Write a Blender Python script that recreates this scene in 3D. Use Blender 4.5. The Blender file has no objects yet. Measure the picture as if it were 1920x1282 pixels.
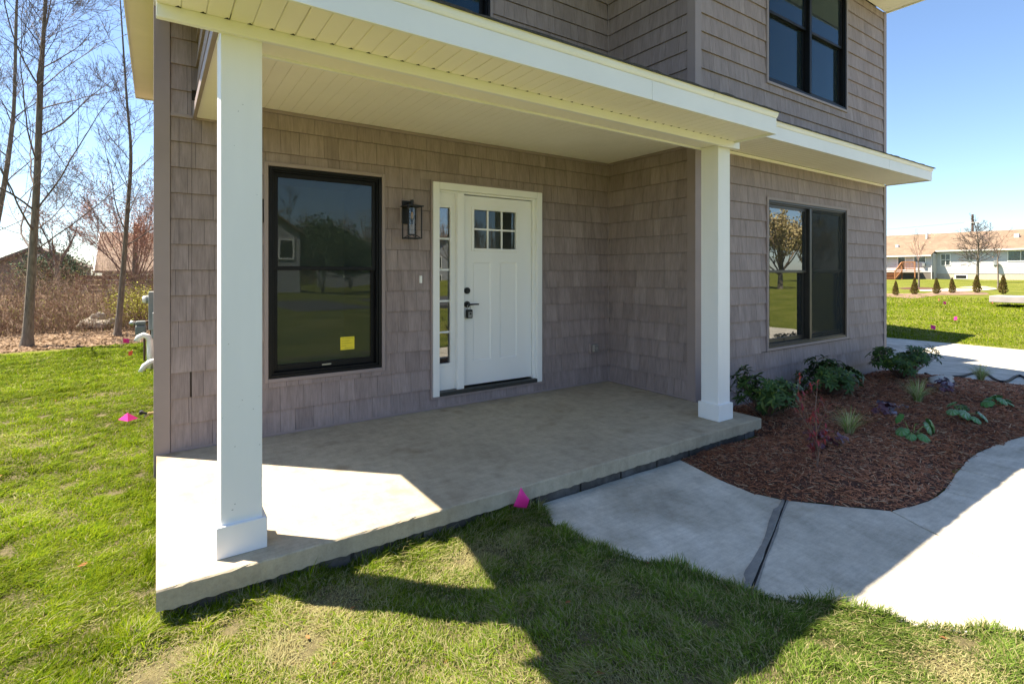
import bpy, bmesh, math, random
import numpy as np
from mathutils import Vector, Matrix
R = math.radians
random.seed(11)
rng = np.random.default_rng(7)
scn = bpy.context.scene
col = scn.collection
# ------------------------------------------------------------------ camera
CAM = np.array([-4.786, -4.816, 1.398])
YAW = 0.599
cd = bpy.data.cameras.new('camera'); cam = bpy.data.objects.new('camera', cd); col.objects.link(cam)
cd.sensor_width = 36.0; cd.lens = 36 * 974.9 / 1920; cd.shift_y = -(641 - 509.3) / 1920
cd.clip_start = 0.05; cd.clip_end = 800
cam.location = CAM; cam.rotation_euler = (R(90), 0, -YAW); scn.camera = cam
# ------------------------------------------------------------------ light
SUN_EL, SUN_AZ = R(58), R(-45)          # azimuth from +Y towards +X
w = bpy.data.worlds.new('World'); scn.world = w; w.use_nodes = True
nt = w.node_tree; nt.nodes.clear()
sky = nt.nodes.new('ShaderNodeTexSky'); sky.sky_type = 'NISHITA'; sky.sun_disc = False
sky.sun_elevation = SUN_EL; sky.sun_rotation = SUN_AZ; sky.air_density = 0.9; sky.dust_density = 0.4; sky.ozone_density = 3.5
bg = nt.nodes.new('ShaderNodeBackground'); bg.inputs[1].default_value = 0.057
ow = nt.nodes.new('ShaderNodeOutputWorld')
nt.links.new(sky.outputs[0], bg.inputs[0]); nt.links.new(bg.outputs[0], ow.inputs[0])
sd = bpy.data.lights.new('sun', 'SUN'); sd.energy = 3.8; sd.angle = R(0.53); sd.color = (1.0, 0.875, 0.70)
sun = bpy.data.objects.new('sun', sd); col.objects.link(sun)
sdir = Vector((math.sin(SUN_AZ) * math.cos(SUN_EL), math.cos(SUN_AZ) * math.cos(SUN_EL), math.sin(SUN_EL)))
sun.rotation_euler = sdir.to_track_quat('Z', 'Y').to_euler(); sun.location = (-12, 12, 20)
vs = scn.view_settings; vs.view_transform = 'Standard'; vs.look = 'None'; vs.gamma = 1.0; vs.use_curve_mapping = False
vs.exposure = 2.16
scn.cycles.use_denoising = True
scn.cycles.max_bounces = 8; scn.cycles.diffuse_bounces = 5; scn.cycles.glossy_bounces = 4
scn.cycles.transparent_max_bounces = 16; scn.cycles.sample_clamp_indirect = 6.0
scn.cycles.caustics_reflective = False; scn.cycles.caustics_refractive = False

# ------------------------------------------------------------------ materials
M = {}
def L(t, a, b): t.links.new(a, b)
def newmat(name):
    m = bpy.data.materials.new(name); m.use_nodes = True; t = m.node_tree; t.nodes.clear()
    o = t.nodes.new('ShaderNodeOutputMaterial'); p = t.nodes.new('ShaderNodeBsdfPrincipled')
    L(t, p.outputs[0], o.inputs[0]); M[name] = m
    return m, t, p, o
def pos(t, scale=(1, 1, 1)):
    g = t.nodes.new('ShaderNodeNewGeometry'); mp = t.nodes.new('ShaderNodeMapping'); mp.inputs['Scale'].default_value = scale
    L(t, g.outputs['Position'], mp.inputs['Vector']); return mp.outputs[0]
def noise(t, vec, scale, detail=4, rough=.55):
    n = t.nodes.new('ShaderNodeTexNoise'); n.inputs['Scale'].default_value = scale
    n.inputs['Detail'].default_value = detail; n.inputs['Roughness'].default_value = rough
    L(t, vec, n.inputs['Vector']); return n.outputs['Fac']
def ramp(t, fac, stops):
    r = t.nodes.new('ShaderNodeValToRGB'); e = r.color_ramp.elements
    while len(e) < len(stops): e.new(.5)
    for k, (p_, c) in enumerate(stops): e[k].position = p_; e[k].color = (*c, 1)
    L(t, fac, r.inputs[0]); return r.outputs[0]
def mix(t, fac, a, b, mode='MIX'):
    n = t.nodes.new('ShaderNodeMix'); n.data_type = 'RGBA'; n.blend_type = mode
    if isinstance(fac, (int, float)): n.inputs[0].default_value = fac
    else: L(t, fac, n.inputs[0])
    for i, v in ((6, a), (7, b)):
        if isinstance(v, tuple): n.inputs[i].default_value = (*v, 1)
        else: L(t, v, n.inputs[i])
    return n.outputs[2]
def bump(t, p, h, strength, dist=.01):
    b = t.nodes.new('ShaderNodeBump'); b.inputs['Strength'].default_value = strength; b.inputs['Distance'].default_value = dist
    L(t, h, b.inputs['Height']); L(t, b.outputs[0], p.inputs['Normal']); return b
def simple(name, c, rough=.6, var=.12, scale=6, bscale=60, bstr=.15, bdist=.004, stretch=(1, 1, 1), metal=0, spec=.5, coarse=0):
    m, t, p, o = newmat(name)
    v = pos(t, stretch)
    n = noise(t, v, scale, 5)
    lo = tuple(x * (1 - var) for x in c); hi = tuple(min(1, x * (1 + var)) for x in c)
    cc = ramp(t, n, [(.3, lo), (.7, hi)])
    if coarse:
        n2 = noise(t, v, coarse, 3)
        cc = mix(t, 1.0, cc, ramp(t, n2, [(.35, (.78, .78, .78)), (.65, (1, 1, 1))]), 'MULTIPLY')
    L(t, cc, p.inputs['Base Color']); p.inputs['Roughness'].default_value = rough; p.inputs['Metallic'].default_value = metal
    p.inputs['Specular IOR Level'].default_value = spec
    if bstr: bump(t, p, noise(t, v, bscale, 4), bstr, bdist)
    return m
# shingle siding: own tone for each piece + vertical grain
def mk_siding():
    m, t, p, o = newmat('siding')
    a = t.nodes.new('ShaderNodeAttribute'); a.attribute_name = 'rnd'
    base = ramp(t, a.outputs['Fac'], [(0, (.280, .222, .212)), (.25, (.310, .248, .238)), (.75, (.324, .260, .250)), (1, (.355, .287, .276))])
    v = pos(t, (1, 1, .035)); n = noise(t, v, 75, 4, .65)
    v2 = pos(t, (1, 1, .18)); n2 = noise(t, v2, 16, 3, .6)
    c = mix(t, 1.0, base, ramp(t, n, [(.28, (.80, .79, .78)), (.55, (1, 1, 1)), (.8, (1.12, 1.12, 1.12))]), 'MULTIPLY')
    c = mix(t, 1.0, c, ramp(t, n2, [(.3, (.82, .82, .82)), (.65, (1.06, 1.06, 1.06))]), 'MULTIPLY')
    L(t, c, p.inputs['Base Color']); p.inputs['Roughness'].default_value = .62; p.inputs['Specular IOR Level'].default_value = .35
    bump(t, p, n, .35, .004)
mk_siding()
simple('sheathing', (.045, .036, .03), .9, .2)
simple('trim_taupe', (.305, .245, .236), .55, .06, 3, 90, .08)
simple('white_paint', (.84, .84, .83), .45, .03, 2.5, 140, .05, .002)
simple('column_paint', (.82, .82, .81), .5, .035, 5, 220, .10, .002, (1, 1, .15))
simple('soffit_white', (.89, .855, .765), .5, .025, 3, 90, .05, .002)
simple('door_paint', (.85, .85, .83), .38, .02, 2, 120, .06, .002, (1, 1, .12))
simple('black_frame', (.006, .006, .007), .45, .2, 8, 120, .04, .002, spec=.22)
simple('bronze_frame', (.030, .027, .024), .4, .2, 8, 120, .04, .002, spec=.4)
simple('black_metal', (.010, .010, .011), .42, .2, 20, 200, .06, .001, metal=.2)
simple('dark_gap', (.02, .018, .016), .9, .1)
simple('threshold', (.03, .03, .028), .45, .3, 12)
simple('asphalt_shingle', (.05, .047, .045), .95, .45, 60, 120, .5, .006)
simple('room_paint', (.45, .48, .47), .9, .06, 1)
simple('room_floor', (.16, .12, .08), .5, .2, 4)
simple('silver', (.45, .45, .44), .35, .1, 20, metal=.8)
simple('meter_grey', (.22, .24, .24), .5, .08, 10)
simple('gas_grey', (.14, .16, .16), .5, .12, 14)
simple('pvc_white', (.80, .80, .76), .4, .05, 12)
simple('brass', (.45, .34, .16), .35, .2, 30, metal=.8)
simple('pipe_rust', (.09, .05, .03), .7, .3, 20)
simple('flag_pink', (.85, .03, .30), .55, .05, 9)
simple('flag_orange', (.85, .12, .08), .55, .05, 9)
simple('hose_black', (.008, .009, .013), .6, .1, 30, spec=.2)
simple('rock', (.50, .45, .38), .85, .18, 9, 40, .5, .01)
simple('rubble', (.42, .38, .32), .9, .25, 5, 30, .5, .01)
simple('bark', (.19, .16, .125), .95, .4, 30, 60, .9, .012, (1, 1, .22), coarse=3)
simple('twig', (.115, .092, .085), .9, .25, 12, bstr=0)
simple('twig_red', (.26, .165, .135), .9, .25, 6, bstr=0)
simple('brush_stem', (.21, .15, .105), .95, .35, 4, bstr=0)
simple('bare_soil', (.20, .13, .085), .95, .3, 8, 40, .6, .02)
simple('wood_fence', (.13, .06, .04), .9, .3, 8, stretch=(1, 1, 6))
simple('wood_deck', (.30, .13, .05), .8, .2, 9)
simple('far_siding', (.52, .52, .53), .7, .03, 2)
simple('far_white', (.75, .75, .74), .6, .03, 2)
simple('far_grey_siding', (.30, .31, .33), .7, .06, 2)
simple('far_brown_siding', (.16, .14, .12), .8, .1, 3)
simple('far_brick', (.30, .17, .11), .9, .2, 8)
simple('roof_tan', (.215, .152, .102), .95, .16, 3, 40, .3, .02, coarse=.8)
simple('roof_brown', (.15, .12, .095), .95, .25, 4)
simple('roof_orange', (.23, .165, .12), .95, .2, 3)
simple('foundation_tan', (.48, .42, .33), .9, .1, 4)
simple('curtain', (.50, .60, .57), .9, .1, 8)
simple('utility_wood', (.10, .06, .045), .9, .2, 6)
simple('lavender_slab', (.36, .33, .33), .8, .08, 3)
simple('leaf_litter', (.32, .22, .145), .95, .35, 30)
simple('road_asphalt', (.07, .07, .07), .95, .15, 20)
simple('sticker_yellow', (.80, .66, .03), .6, .04, 20, bstr=0)
simple('print_dark', (.10, .09, .03), .7, .05, 20, bstr=0)
simple('lock_grey', (.22, .22, .22), .45, .2, 30, metal=.4)
simple('outlet_clear', (.26, .24, .23), .25, .1, 40)
simple('forsythia', (.42, .42, .04), .8, .25, 10)
simple('conifer', (.05, .10, .05), .9, .35, 10)
simple('bud_red', (.46, .25, .18), .85, .3, 10)
simple('bud_gold', (.50, .40, .19), .85, .3, 6)
simple('maple_leaf', (.28, .035, .045), .6, .25, 20)
simple('heuchera_leaf', (.10, .036, .055), .5, .35, 30, 90, .3, .006)
simple('heuchera_under', (.24, .22, .28), .5, .2, 30, 90, .3, .006)
simple('stem_green', (.22, .28, .09), .7, .2, 20)
simple('stem_brown', (.16, .10, .075), .85, .25, 30)
def mk_concrete(name, c1, c2, c3, sc=1.2):
    m, t, p, o = newmat(name); v = pos(t)
    n1 = noise(t, v, sc, 6, .6); n2 = noise(t, v, 9, 5, .7); n3 = noise(t, v, 90, 3, .6)
    c = ramp(t, n1, [(.32, c1), (.5, c2), (.68, c3)])
    c = mix(t, 1.0, c, ramp(t, n2, [(.3, (.80, .80, .79)), (.6, (1.05, 1.05, 1.05))]), 'MULTIPLY')
    c = mix(t, 1.0, c, ramp(t, n3, [(.25, (.86, .86, .86)), (.5, (1, 1, 1))]), 'MULTIPLY')
    # trowel and broom marks, small stains
    n4 = noise(t, pos(t, (1.2, 14, 1)), 4, 5, .7); n5 = noise(t, pos(t, (9, 1.5, 1)), 2.2, 5, .7); n6 = noise(t, v, 3.3, 2, .4)
    c = mix(t, 1.0, c, ramp(t, n4, [(.32, (.90, .90, .90)), (.6, (1.03, 1.03, 1.03))]), 'MULTIPLY')
    c = mix(t, 1.0, c, ramp(t, n5, [(.30, (.93, .92, .91)), (.55, (1.02, 1.02, 1.02))]), 'MULTIPLY')
    c = mix(t, 1.0, c, ramp(t, n6, [(.26, (.80, .77, .72)), (.36, (1, 1, 1))]), 'MULTIPLY')
    L(t, c, p.inputs['Base Color']); p.inputs['Roughness'].default_value = .82; p.inputs['Specular IOR Level'].default_value = .3
    v2 = pos(t, (1, 3, 1)); bump(t, p, noise(t, v2, 45, 5, .7), .22, .004)
mk_concrete('slab_concrete', (.39, .33, .235), (.46, .395, .285), (.52, .455, .335), .9)
mk_concrete('walk_concrete', (.42, .39, .32), (.54, .505, .42), (.66, .62, .53), 2.2)
mk_concrete('mortar_patch', (.20, .195, .18), (.24, .23, .21), (.27, .26, .24), 5)
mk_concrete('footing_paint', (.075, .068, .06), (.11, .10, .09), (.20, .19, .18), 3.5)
def mk_glass(name, ior, tint, gl=(.95, .98, 1), haze=.035):
    m, t, p, o = newmat(name); t.nodes.remove(p)
    f = t.nodes.new('ShaderNodeFresnel'); f.inputs[0].default_value = ior
    tr = t.nodes.new('ShaderNodeBsdfTransparent'); tr.inputs[0].default_value = (*tint, 1)
    g = t.nodes.new('ShaderNodeBsdfGlossy'); g.inputs['Roughness'].default_value = 0.0; g.inputs[0].default_value = (*gl, 1)
    mx = t.nodes.new('ShaderNodeMixShader'); L(t, f.outputs[0], mx.inputs[0]); L(t, tr.outputs[0], mx.inputs[1]); L(t, g.outputs[0], mx.inputs[2])
    nb = t.nodes.new('ShaderNodeBump'); nb.inputs['Strength'].default_value = .03; nb.inputs['Distance'].default_value = .02
    L(t, noise(t, pos(t), 1.7, 1), nb.inputs['Height']); L(t, nb.outputs[0], g.inputs['Normal'])
    df = t.nodes.new('ShaderNodeBsdfDiffuse'); df.inputs[0].default_value = (.40, .44, .42, 1); m2 = t.nodes.new('ShaderNodeMixShader'); m2.inputs[0].default_value = haze  # even diffuse haze mixed over the pane to lift its blacks
    L(t, mx.outputs[0], m2.inputs[1]); L(t, df.outputs[0], m2.inputs[2]); L(t, m2.outputs[0], o.inputs[0])
mk_glass('glass', 1.40, (.70, .76, .74))
mk_glass('glass_upper', 1.40, (.40, .60, .68), (.62, .86, 1))
mk_glass('glass_bright', 2.4, (.45, .48, .47))
mk_glass('glass_clear', 1.45, (.95, .96, .96), haze=0)
def mk_screen():
    m, t, p, o = newmat('insect_screen'); t.nodes.remove(p)
    tr = t.nodes.new('ShaderNodeBsdfTransparent'); d = t.nodes.new('ShaderNodeBsdfDiffuse'); d.inputs[0].default_value = (.055, .06, .055, 1)
    mx = t.nodes.new('ShaderNodeMixShader'); mx.inputs[0].default_value = .42
    L(t, tr.outputs[0], mx.inputs[1]); L(t, d.outputs[0], mx.inputs[2]); L(t, mx.outputs[0], o.inputs[0])
mk_screen()
def mk_filament():
    m, t, p, o = newmat('filament'); p.inputs['Base Color'].default_value = (.75, .36, .08, 1)
    p.inputs['Roughness'].default_value = .3; p.inputs['Metallic'].default_value = .3
mk_filament()
def mk_attr(name, rough=.6, transl=0.0, gain=1.0, spec=.25):
    m, t, p, o = newmat(name)
    a = t.nodes.new('ShaderNodeAttribute'); a.attribute_name = 'tone'
    p.inputs['Roughness'].default_value = rough; p.inputs['Specular IOR Level'].default_value = spec
    L(t, a.outputs['Color'], p.inputs['Base Color'])
    if transl:
        tl = t.nodes.new('ShaderNodeBsdfTranslucent'); L(t, a.outputs['Color'], tl.inputs[0])
        mx = t.nodes.new('ShaderNodeMixShader'); mx.inputs[0].default_value = transl
        L(t, p.outputs[0], mx.inputs[1]); L(t, tl.outputs[0], mx.inputs[2]); L(t, mx.outputs[0], o.inputs[0])
mk_attr('grass_blade', .75, .40, spec=.08)
mk_attr('wood_chip', .85)
mk_attr('litter', .9, .15)
mk_attr('leaf_tone', .42, .15, spec=.28)
mk_attr('shrub_tone', .8, .2)
def mk_lawn():
    m, t, p, o = newmat('lawn'); v = pos(t)
    n1 = noise(t, v, .55, 5, .6); n2 = noise(t, v, 7, 6, .7); n3 = noise(t, v, 38, 4, .7)
    c = ramp(t, n1, [(.3, (.105, .130, .016)), (.5, (.16, .178, .026)), (.7, (.23, .222, .055))])
    c = mix(t, 1.0, c, ramp(t, n2, [(.3, (.55, .6, .5)), (.6, (1.05, 1.05, 1.05)), (.8, (1.3, 1.2, 1.1))]), 'MULTIPLY')
    c = mix(t, 1.0, c, ramp(t, n3, [(.3, (.6, .6, .6)), (.65, (1.15, 1.15, 1.1))]), 'MULTIPLY')
    # beyond the mown lawn on the woodland side the ground is bare soil and old leaves
    g = t.nodes.new('ShaderNodeNewGeometry'); sx = t.nodes.new('ShaderNodeSeparateXYZ'); L(t, g.outputs['Position'], sx.inputs[0])
    ad = t.nodes.new('ShaderNodeMath'); ad.operation = 'MULTIPLY_ADD'; L(t, noise(t, v, 1.2, 3), ad.inputs[0]); ad.inputs[1].default_value = 1.6; L(t, sx.outputs['Y'], ad.inputs[2])
    mr = t.nodes.new('ShaderNodeMapRange'); mr.inputs['From Min'].default_value = 10.1; mr.inputs['From Max'].default_value = 10.6; L(t, ad.outputs[0], mr.inputs['Value'])
    lx = t.nodes.new('ShaderNodeMapRange'); lx.inputs['From Min'].default_value = 2; lx.inputs['From Max'].default_value = 6; lx.inputs['To Min'].default_value = 1; lx.inputs['To Max'].default_value = 0; L(t, sx.outputs['X'], lx.inputs['Value'])
    mm = t.nodes.new('ShaderNodeMath'); mm.operation = 'MULTIPLY'; L(t, mr.outputs[0], mm.inputs[0]); L(t, lx.outputs[0], mm.inputs[1])
    soil = ramp(t, n2, [(.3, (.13, .085, .05)), (.55, (.25, .175, .11)), (.75, (.38, .29, .20))])
    # sod roots and thatch where the built blades stand
    c2 = mix(t, mm.outputs[0], c, soil)
    L(t, c2, p.inputs['Base Color']); p.inputs['Roughness'].default_value = .95; p.inputs['Specular IOR Level'].default_value = .1
    bump(t, p, n3, .8, .03)
mk_lawn()
simple('thatch', (.105, .088, .036), .95, .4, 30, 80, .8, .01, coarse=3)  # colour darkened so gaps between blades read as shadow
simple('mulch_soil', (.085, .036, .021), .95, .4, 30, 70, .9, .015)

# ------------------------------------------------------------------ builders
OFF = {}
def link(o, parent):
    col.objects.link(o)
    if parent is not None:
        o.parent = parent; OFF[o.name] = OFF.get(parent.name, (0, 0, 0))
    return o
def tag(o, label=None, cat=None, group=None, kind=None):
    for k, v in (('label', label), ('category', cat), ('group', group), ('kind', kind)):
        if v: o[k] = v
    return o
def empty(name, loc=(0, 0, 0), label=None, cat=None, group=None, kind=None):
    o = bpy.data.objects.new(name, None); o.empty_display_size = .1; col.objects.link(o); o.location = loc
    OFF[o.name] = tuple(loc); return tag(o, label, cat, group, kind)
BOXF = [(0, 3, 2, 1), (4, 5, 6, 7), (0, 1, 5, 4), (1, 2, 6, 5), (2, 3, 7, 6), (3, 0, 4, 7)]
def smooth_path(P, n=24):
    P = [np.array(p, float) for p in P]; out = []
    for k in range(n + 1):
        t = k / n * (len(P) - 1); i = min(len(P) - 2, int(t)); f = t - i; a = P[max(0, i - 1)]; b = P[i]; c = P[i + 1]; d = P[min(len(P) - 1, i + 2)]
        out.append(.5 * ((2 * b) + (-a + c) * f + (2 * a - 5 * b + 4 * c - d) * f * f + (-a + 3 * b - 3 * c + d) * f ** 3))
    return out
class MB:
    def __init__(s): s.v = []; s.f = []
    def add(s, V, F):
        n = len(s.v); s.v += [tuple(map(float, a)) for a in V]; s.f += [tuple(i + n for i in q) for q in F]; return s
    def box(s, x0, x1, y0, y1, z0, z1):
        if x0 > x1: x0, x1 = x1, x0
        if y0 > y1: y0, y1 = y1, y0
        if z0 > z1: z0, z1 = z1, z0
        return s.add([(x0, y0, z0), (x1, y0, z0), (x1, y1, z0), (x0, y1, z0), (x0, y0, z1), (x1, y0, z1), (x1, y1, z1), (x0, y1, z1)], BOXF)
    def hexa(s, P): return s.add(P, BOXF)
    def bar(s, a, b, w, h):      # rectangular bar from a to b
        a = Vector(a); b = Vector(b); d = (b - a).normalized(); u = d.cross(Vector((0, 0, 1)))
        if u.length < 1e-4: u = Vector((1, 0, 0))
        u.normalize(); v = u.cross(d)
        P = [p + u * sx * w / 2 + v * sz * h / 2 for p in (a, b) for sx, sz in ((-1, -1), (1, -1), (1, 1), (-1, 1))]
        return s.add(P, BOXF)
    def tube(s, pts, rad, n=8, cap=True):
        pts = [Vector(p) for p in pts]; m = len(pts)
        if isinstance(rad, (int, float)): rad = [rad] * m
        base = len(s.v); ref = None
        for i, p in enumerate(pts):
            d = (pts[min(i + 1, m - 1)] - pts[max(i - 1, 0)]).normalized()
            if ref is None: ref = d.orthogonal().normalized()
            u = (ref - d * ref.dot(d))
            u = u.normalized() if u.length > 1e-6 else d.orthogonal().normalized()
            ref = u; v = d.cross(u)
            for k in range(n):
                a = 2 * math.pi * k / n; q = p + (u * math.cos(a) + v * math.sin(a)) * rad[i]; s.v.append(tuple(q))
        for i in range(m - 1):
            for k in range(n):
                k2 = (k + 1) % n; s.f.append((base + i * n + k, base + i * n + k2, base + (i + 1) * n + k2, base + (i + 1) * n + k))
        if cap:
            s.f.append(tuple(base + k for k in range(n))[::-1]); s.f.append(tuple(base + (m - 1) * n + k for k in range(n)))
        return s
    def prism(s, poly, z0, z1):  # polygon in XY; z0/z1 numbers or functions of (x, y)
        P = list(poly)
        if sum(P[i][0] * P[(i + 1) % len(P)][1] - P[(i + 1) % len(P)][0] * P[i][1] for i in range(len(P))) < 0: P = P[::-1]
        n = len(P); zf = lambda z, p: z(*p) if callable(z) else z
        V = [(x, y, zf(z0, (x, y))) for x, y in P] + [(x, y, zf(z1, (x, y))) for x, y in P]
        F = [tuple(range(n))[::-1], tuple(range(n, 2 * n))] + [(i, (i + 1) % n, n + (i + 1) % n, n + i) for i in range(n)]
        return s.add(V, F)
    def build(s, name, mat, parent=None, bevel=0, smooth=False, label=None, cat=None, group=None, kind=None, rnd=None, loc=None):
        me = bpy.data.meshes.new(name)
        ox, oy, oz = OFF.get(parent.name, (0, 0, 0)) if parent is not None else (loc or (0, 0, 0))
        me.from_pydata([(x - ox, y - oy, z - oz) for x, y, z in s.v], [], s.f)
        me.materials.append(M[mat])
        if smooth: me.polygons.foreach_set('use_smooth', [True] * len(me.polygons))
        if rnd is not None:
            a = me.attributes.new('rnd', 'FLOAT', 'POINT'); a.data.foreach_set('value', rnd)
        me.update()
        o = bpy.data.objects.new(name, me); link(o, parent)
        if parent is None:
            o.location = loc or (0, 0, 0); OFF[o.name] = tuple(loc or (0, 0, 0))
        if bevel:
            b = o.modifiers.new('bevel', 'BEVEL'); b.width = bevel; b.segments = 2; b.limit_method = 'ANGLE'; b.angle_limit = R(40)
        return tag(o, label, cat, group, kind)
def npmesh(name, V, F, mat, parent=None, tone=None, smooth=False, loc=(0, 0, 0)):
    """V (n,3), F list of (m,k) int arrays, tone (n,3)"""
    me = bpy.data.meshes.new(name); nv = len(V)
    if parent is not None: loc = OFF.get(parent.name, (0, 0, 0))
    V = np.asarray(V, np.float32) - np.asarray(loc, np.float32)
    me.vertices.add(nv); me.vertices.foreach_set('co', V.ravel())
    F = [f for f in F if len(f)]
    idx = np.concatenate([f.ravel() for f in F]).astype(np.int32)
    tot = np.concatenate([np.full(len(f), f.shape[1], np.int32) for f in F])
    st = np.concatenate([[0], np.cumsum(tot)[:-1]]).astype(np.int32)
    me.loops.add(len(idx)); me.loops.foreach_set('vertex_index', idx)
    me.polygons.add(len(tot)); me.polygons.foreach_set('loop_start', st); me.polygons.foreach_set('loop_total', tot)
    if smooth: me.polygons.foreach_set('use_smooth', np.ones(len(tot), bool))
    me.update(calc_edges=True)
    if tone is not None:
        a = me.attributes.new('tone', 'FLOAT_COLOR', 'POINT')
        c = np.ones((nv, 4), np.float32); c[:, :3] = tone; a.data.foreach_set('color', c.ravel())
    me.materials.append(M[mat])
    o = bpy.data.objects.new(name, me); link(o, parent)
    if parent is None: o.location = loc; OFF[o.name] = tuple(loc)
    return o
def copy_tree(o, parent=None):
    c = o.copy(); col.objects.link(c)
    if parent is not None: c.parent = parent
    for ch in list(o.children): copy_tree(ch, c)
    return c
def vnoise(x, y, seed=0, f=1.0):
    """smooth numpy noise about 0..1"""
    r = np.random.default_rng(seed); out = 0; amp = 0
    for k in range(7):
        a = r.uniform(0, 6.28); fr = f * r.uniform(.6, 2.2); ph = r.uniform(0, 6.28, 2)
        u = x * math.cos(a) + y * math.sin(a); v = -x * math.sin(a) + y * math.cos(a)
        out = out + np.sin(u * fr + ph[0] + 1.3 * np.sin(v * fr * .7 + ph[1])); amp += 1
    return .5 + .5 * out / amp * 1.8
GX = [-300, -30, 4.4, 5.8, 9.5, 13, 28, 40, 66, 120, 400]; GZ = [-.5, -.20, -.173, -.28, -.52, -.60, .20, .30, .58, .8, 1.0]
def gz(x, y):
    x = np.asarray(x, float); y = np.asarray(y, float)
    s = np.interp(x, GX, GZ)
    # smooth the knees a little, let the woodland side roll
    return s - .06 * np.clip((y - 3) / 8, 0, 1) * np.clip((-x) / 5, 0, 1) + .018 * np.sin(x * 1.1 + y * .7) * np.clip((np.hypot(x + 2, y + 2) - 6) / 8, 0, 1)
def gzf(x, y): return float(gz(x, y))

# ------------------------------------------------------------------ ground
def axis(lo, hi, a, b, fine, coarse_n):
    return np.unique(np.concatenate([np.linspace(lo, a, coarse_n), np.arange(a, b, fine), np.linspace(b, hi, coarse_n)]))
gx = axis(-260, 330, -14, 36, .5, 26); gy = axis(-220, 260, -14, 24, .5, 26)
XX, YY = np.meshgrid(gx, gy); ZZ = gz(XX, YY)
nx, ny = len(gx), len(gy)
I = np.arange(nx * ny).reshape(ny, nx)
F = np.stack([I[:-1, :-1].ravel(), I[:-1, 1:].ravel(), I[1:, 1:].ravel(), I[1:, :-1].ravel()], 1)
ground = npmesh('ground', np.stack([XX.ravel(), YY.ravel(), ZZ.ravel()], 1), [F], 'lawn', smooth=True)
tag(ground, 'mown lawn and bare woodland soil around the house', kind='structure')

# ------------------------------------------------------------------ walkway, driveway, street
WZ = -.165
walk = empty('walkway', (-1.5, -3, WZ), 'curving pale concrete walkway from the porch to the driveway', kind='structure')
SLABS = [
 [(-2.71, -2.03), (-2.766, -2.423), (-2.738, -2.625), (-2.645, -2.822), (-2.512, -3.037), (-2.403, -3.374), (-1.237, -2.930), (-1.311, -2.736), (-1.287, -2.467), (-1.19, -2.03)],
 [(-2.392, -3.385), (-2.271, -3.551), (-2.175, -3.65), (-1.975, -3.975), (-1.716, -4.212), (-1.33, -4.49), (-.822, -3.402), (-1.008, -3.195), (-1.225, -2.936)],
 [(-1.318, -4.496), (-.6, -4.70), (-.04, -4.78), (-.137, -3.486), (-.3, -3.492), (-.439, -3.486), (-.62, -3.455), (-.812, -3.407)],
 [(-.03, -4.78), (.25, -4.8), (.472, -3.413), (.302, -3.427), (.08, -3.46), (-.127, -3.486)],
 [(.26, -4.8), (3, -4.85), (3, -3.46), (2.03, -3.475), (1.5, -3.40), (1.051, -3.368), (.75, -3.38), (.482, -3.412)],
 [(3.01, -4.85), (5.84, -4.9), (5.84, -3.432), (4.4, -3.45), (3.01, -3.46)]]
def walkz(x, y): return WZ + .0 if x < 3 else WZ + min(0, (gzf(x, y) + .173))
for P in SLABS:
    m = MB(); Q = []
    for i in range(len(P)):           # finer outline with small wear
        a, b = P[i], P[(i + 1) % len(P)]; n = max(1, int(math.dist(a, b) / .09))
        for k in range(n):
            t = k / n; j = .004 if 0 < k else 0
            Q.append((a[0] + (b[0] - a[0]) * t + random.uniform(-j, j), a[1] + (b[1] - a[1]) * t + random.uniform(-j, j)))
    m.prism(Q, lambda x, y: walkz(x, y) - .11, walkz).build('slab', 'walk_concrete', walk, bevel=.006)
m = MB(); n = 26; A = Vector((-2.403, -3.374)); B = Vector((-1.237, -2.930)); nn = Vector((-.36, .93)); V = []; F = []
for k in range(n + 1):
    q = A.lerp(B, k / n); wd = .030 + .008 * math.sin(k * .33 + 1) + (.016 if k < 14 else 0) * (1 - k / 14) + .006 * random.random()
    if k < 3 or k > n - 4: wd *= .6
    V += [(q.x, q.y, WZ + .0035), (q.x + nn.x * wd, q.y + nn.y * wd, WZ + .0035)]
F = [(2 * k, 2 * k + 2, 2 * k + 3, 2 * k + 1) for k in range(n)]
m.add(V, F).build('mortar_patch', 'mortar_patch', walk)
m = MB(); A = Vector((-2.392, -3.385)); B = Vector((-1.225, -2.936)); V = []
for k in range(n + 1):
    q = A.lerp(B, k / n); wd = .010 + .003 * math.sin(k * .5 + 1) + .003 * random.random()
    V += [(q.x - nn.x * wd, q.y - nn.y * wd, WZ + .0035), (q.x, q.y, WZ + .0035)]
m.add(V, F).build('mortar_patch', 'mortar_patch', walk)
MB().prism([(-2.41, -3.37), (-2.39, -3.39), (-1.22, -2.94), (-1.24, -2.925)], WZ - .1, WZ - .0055).build('joint_filler', 'dark_gap', walk)
drive = empty('driveway', (9.5, -3, -.6), 'wide pale concrete driveway beside the house', kind='structure')
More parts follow.
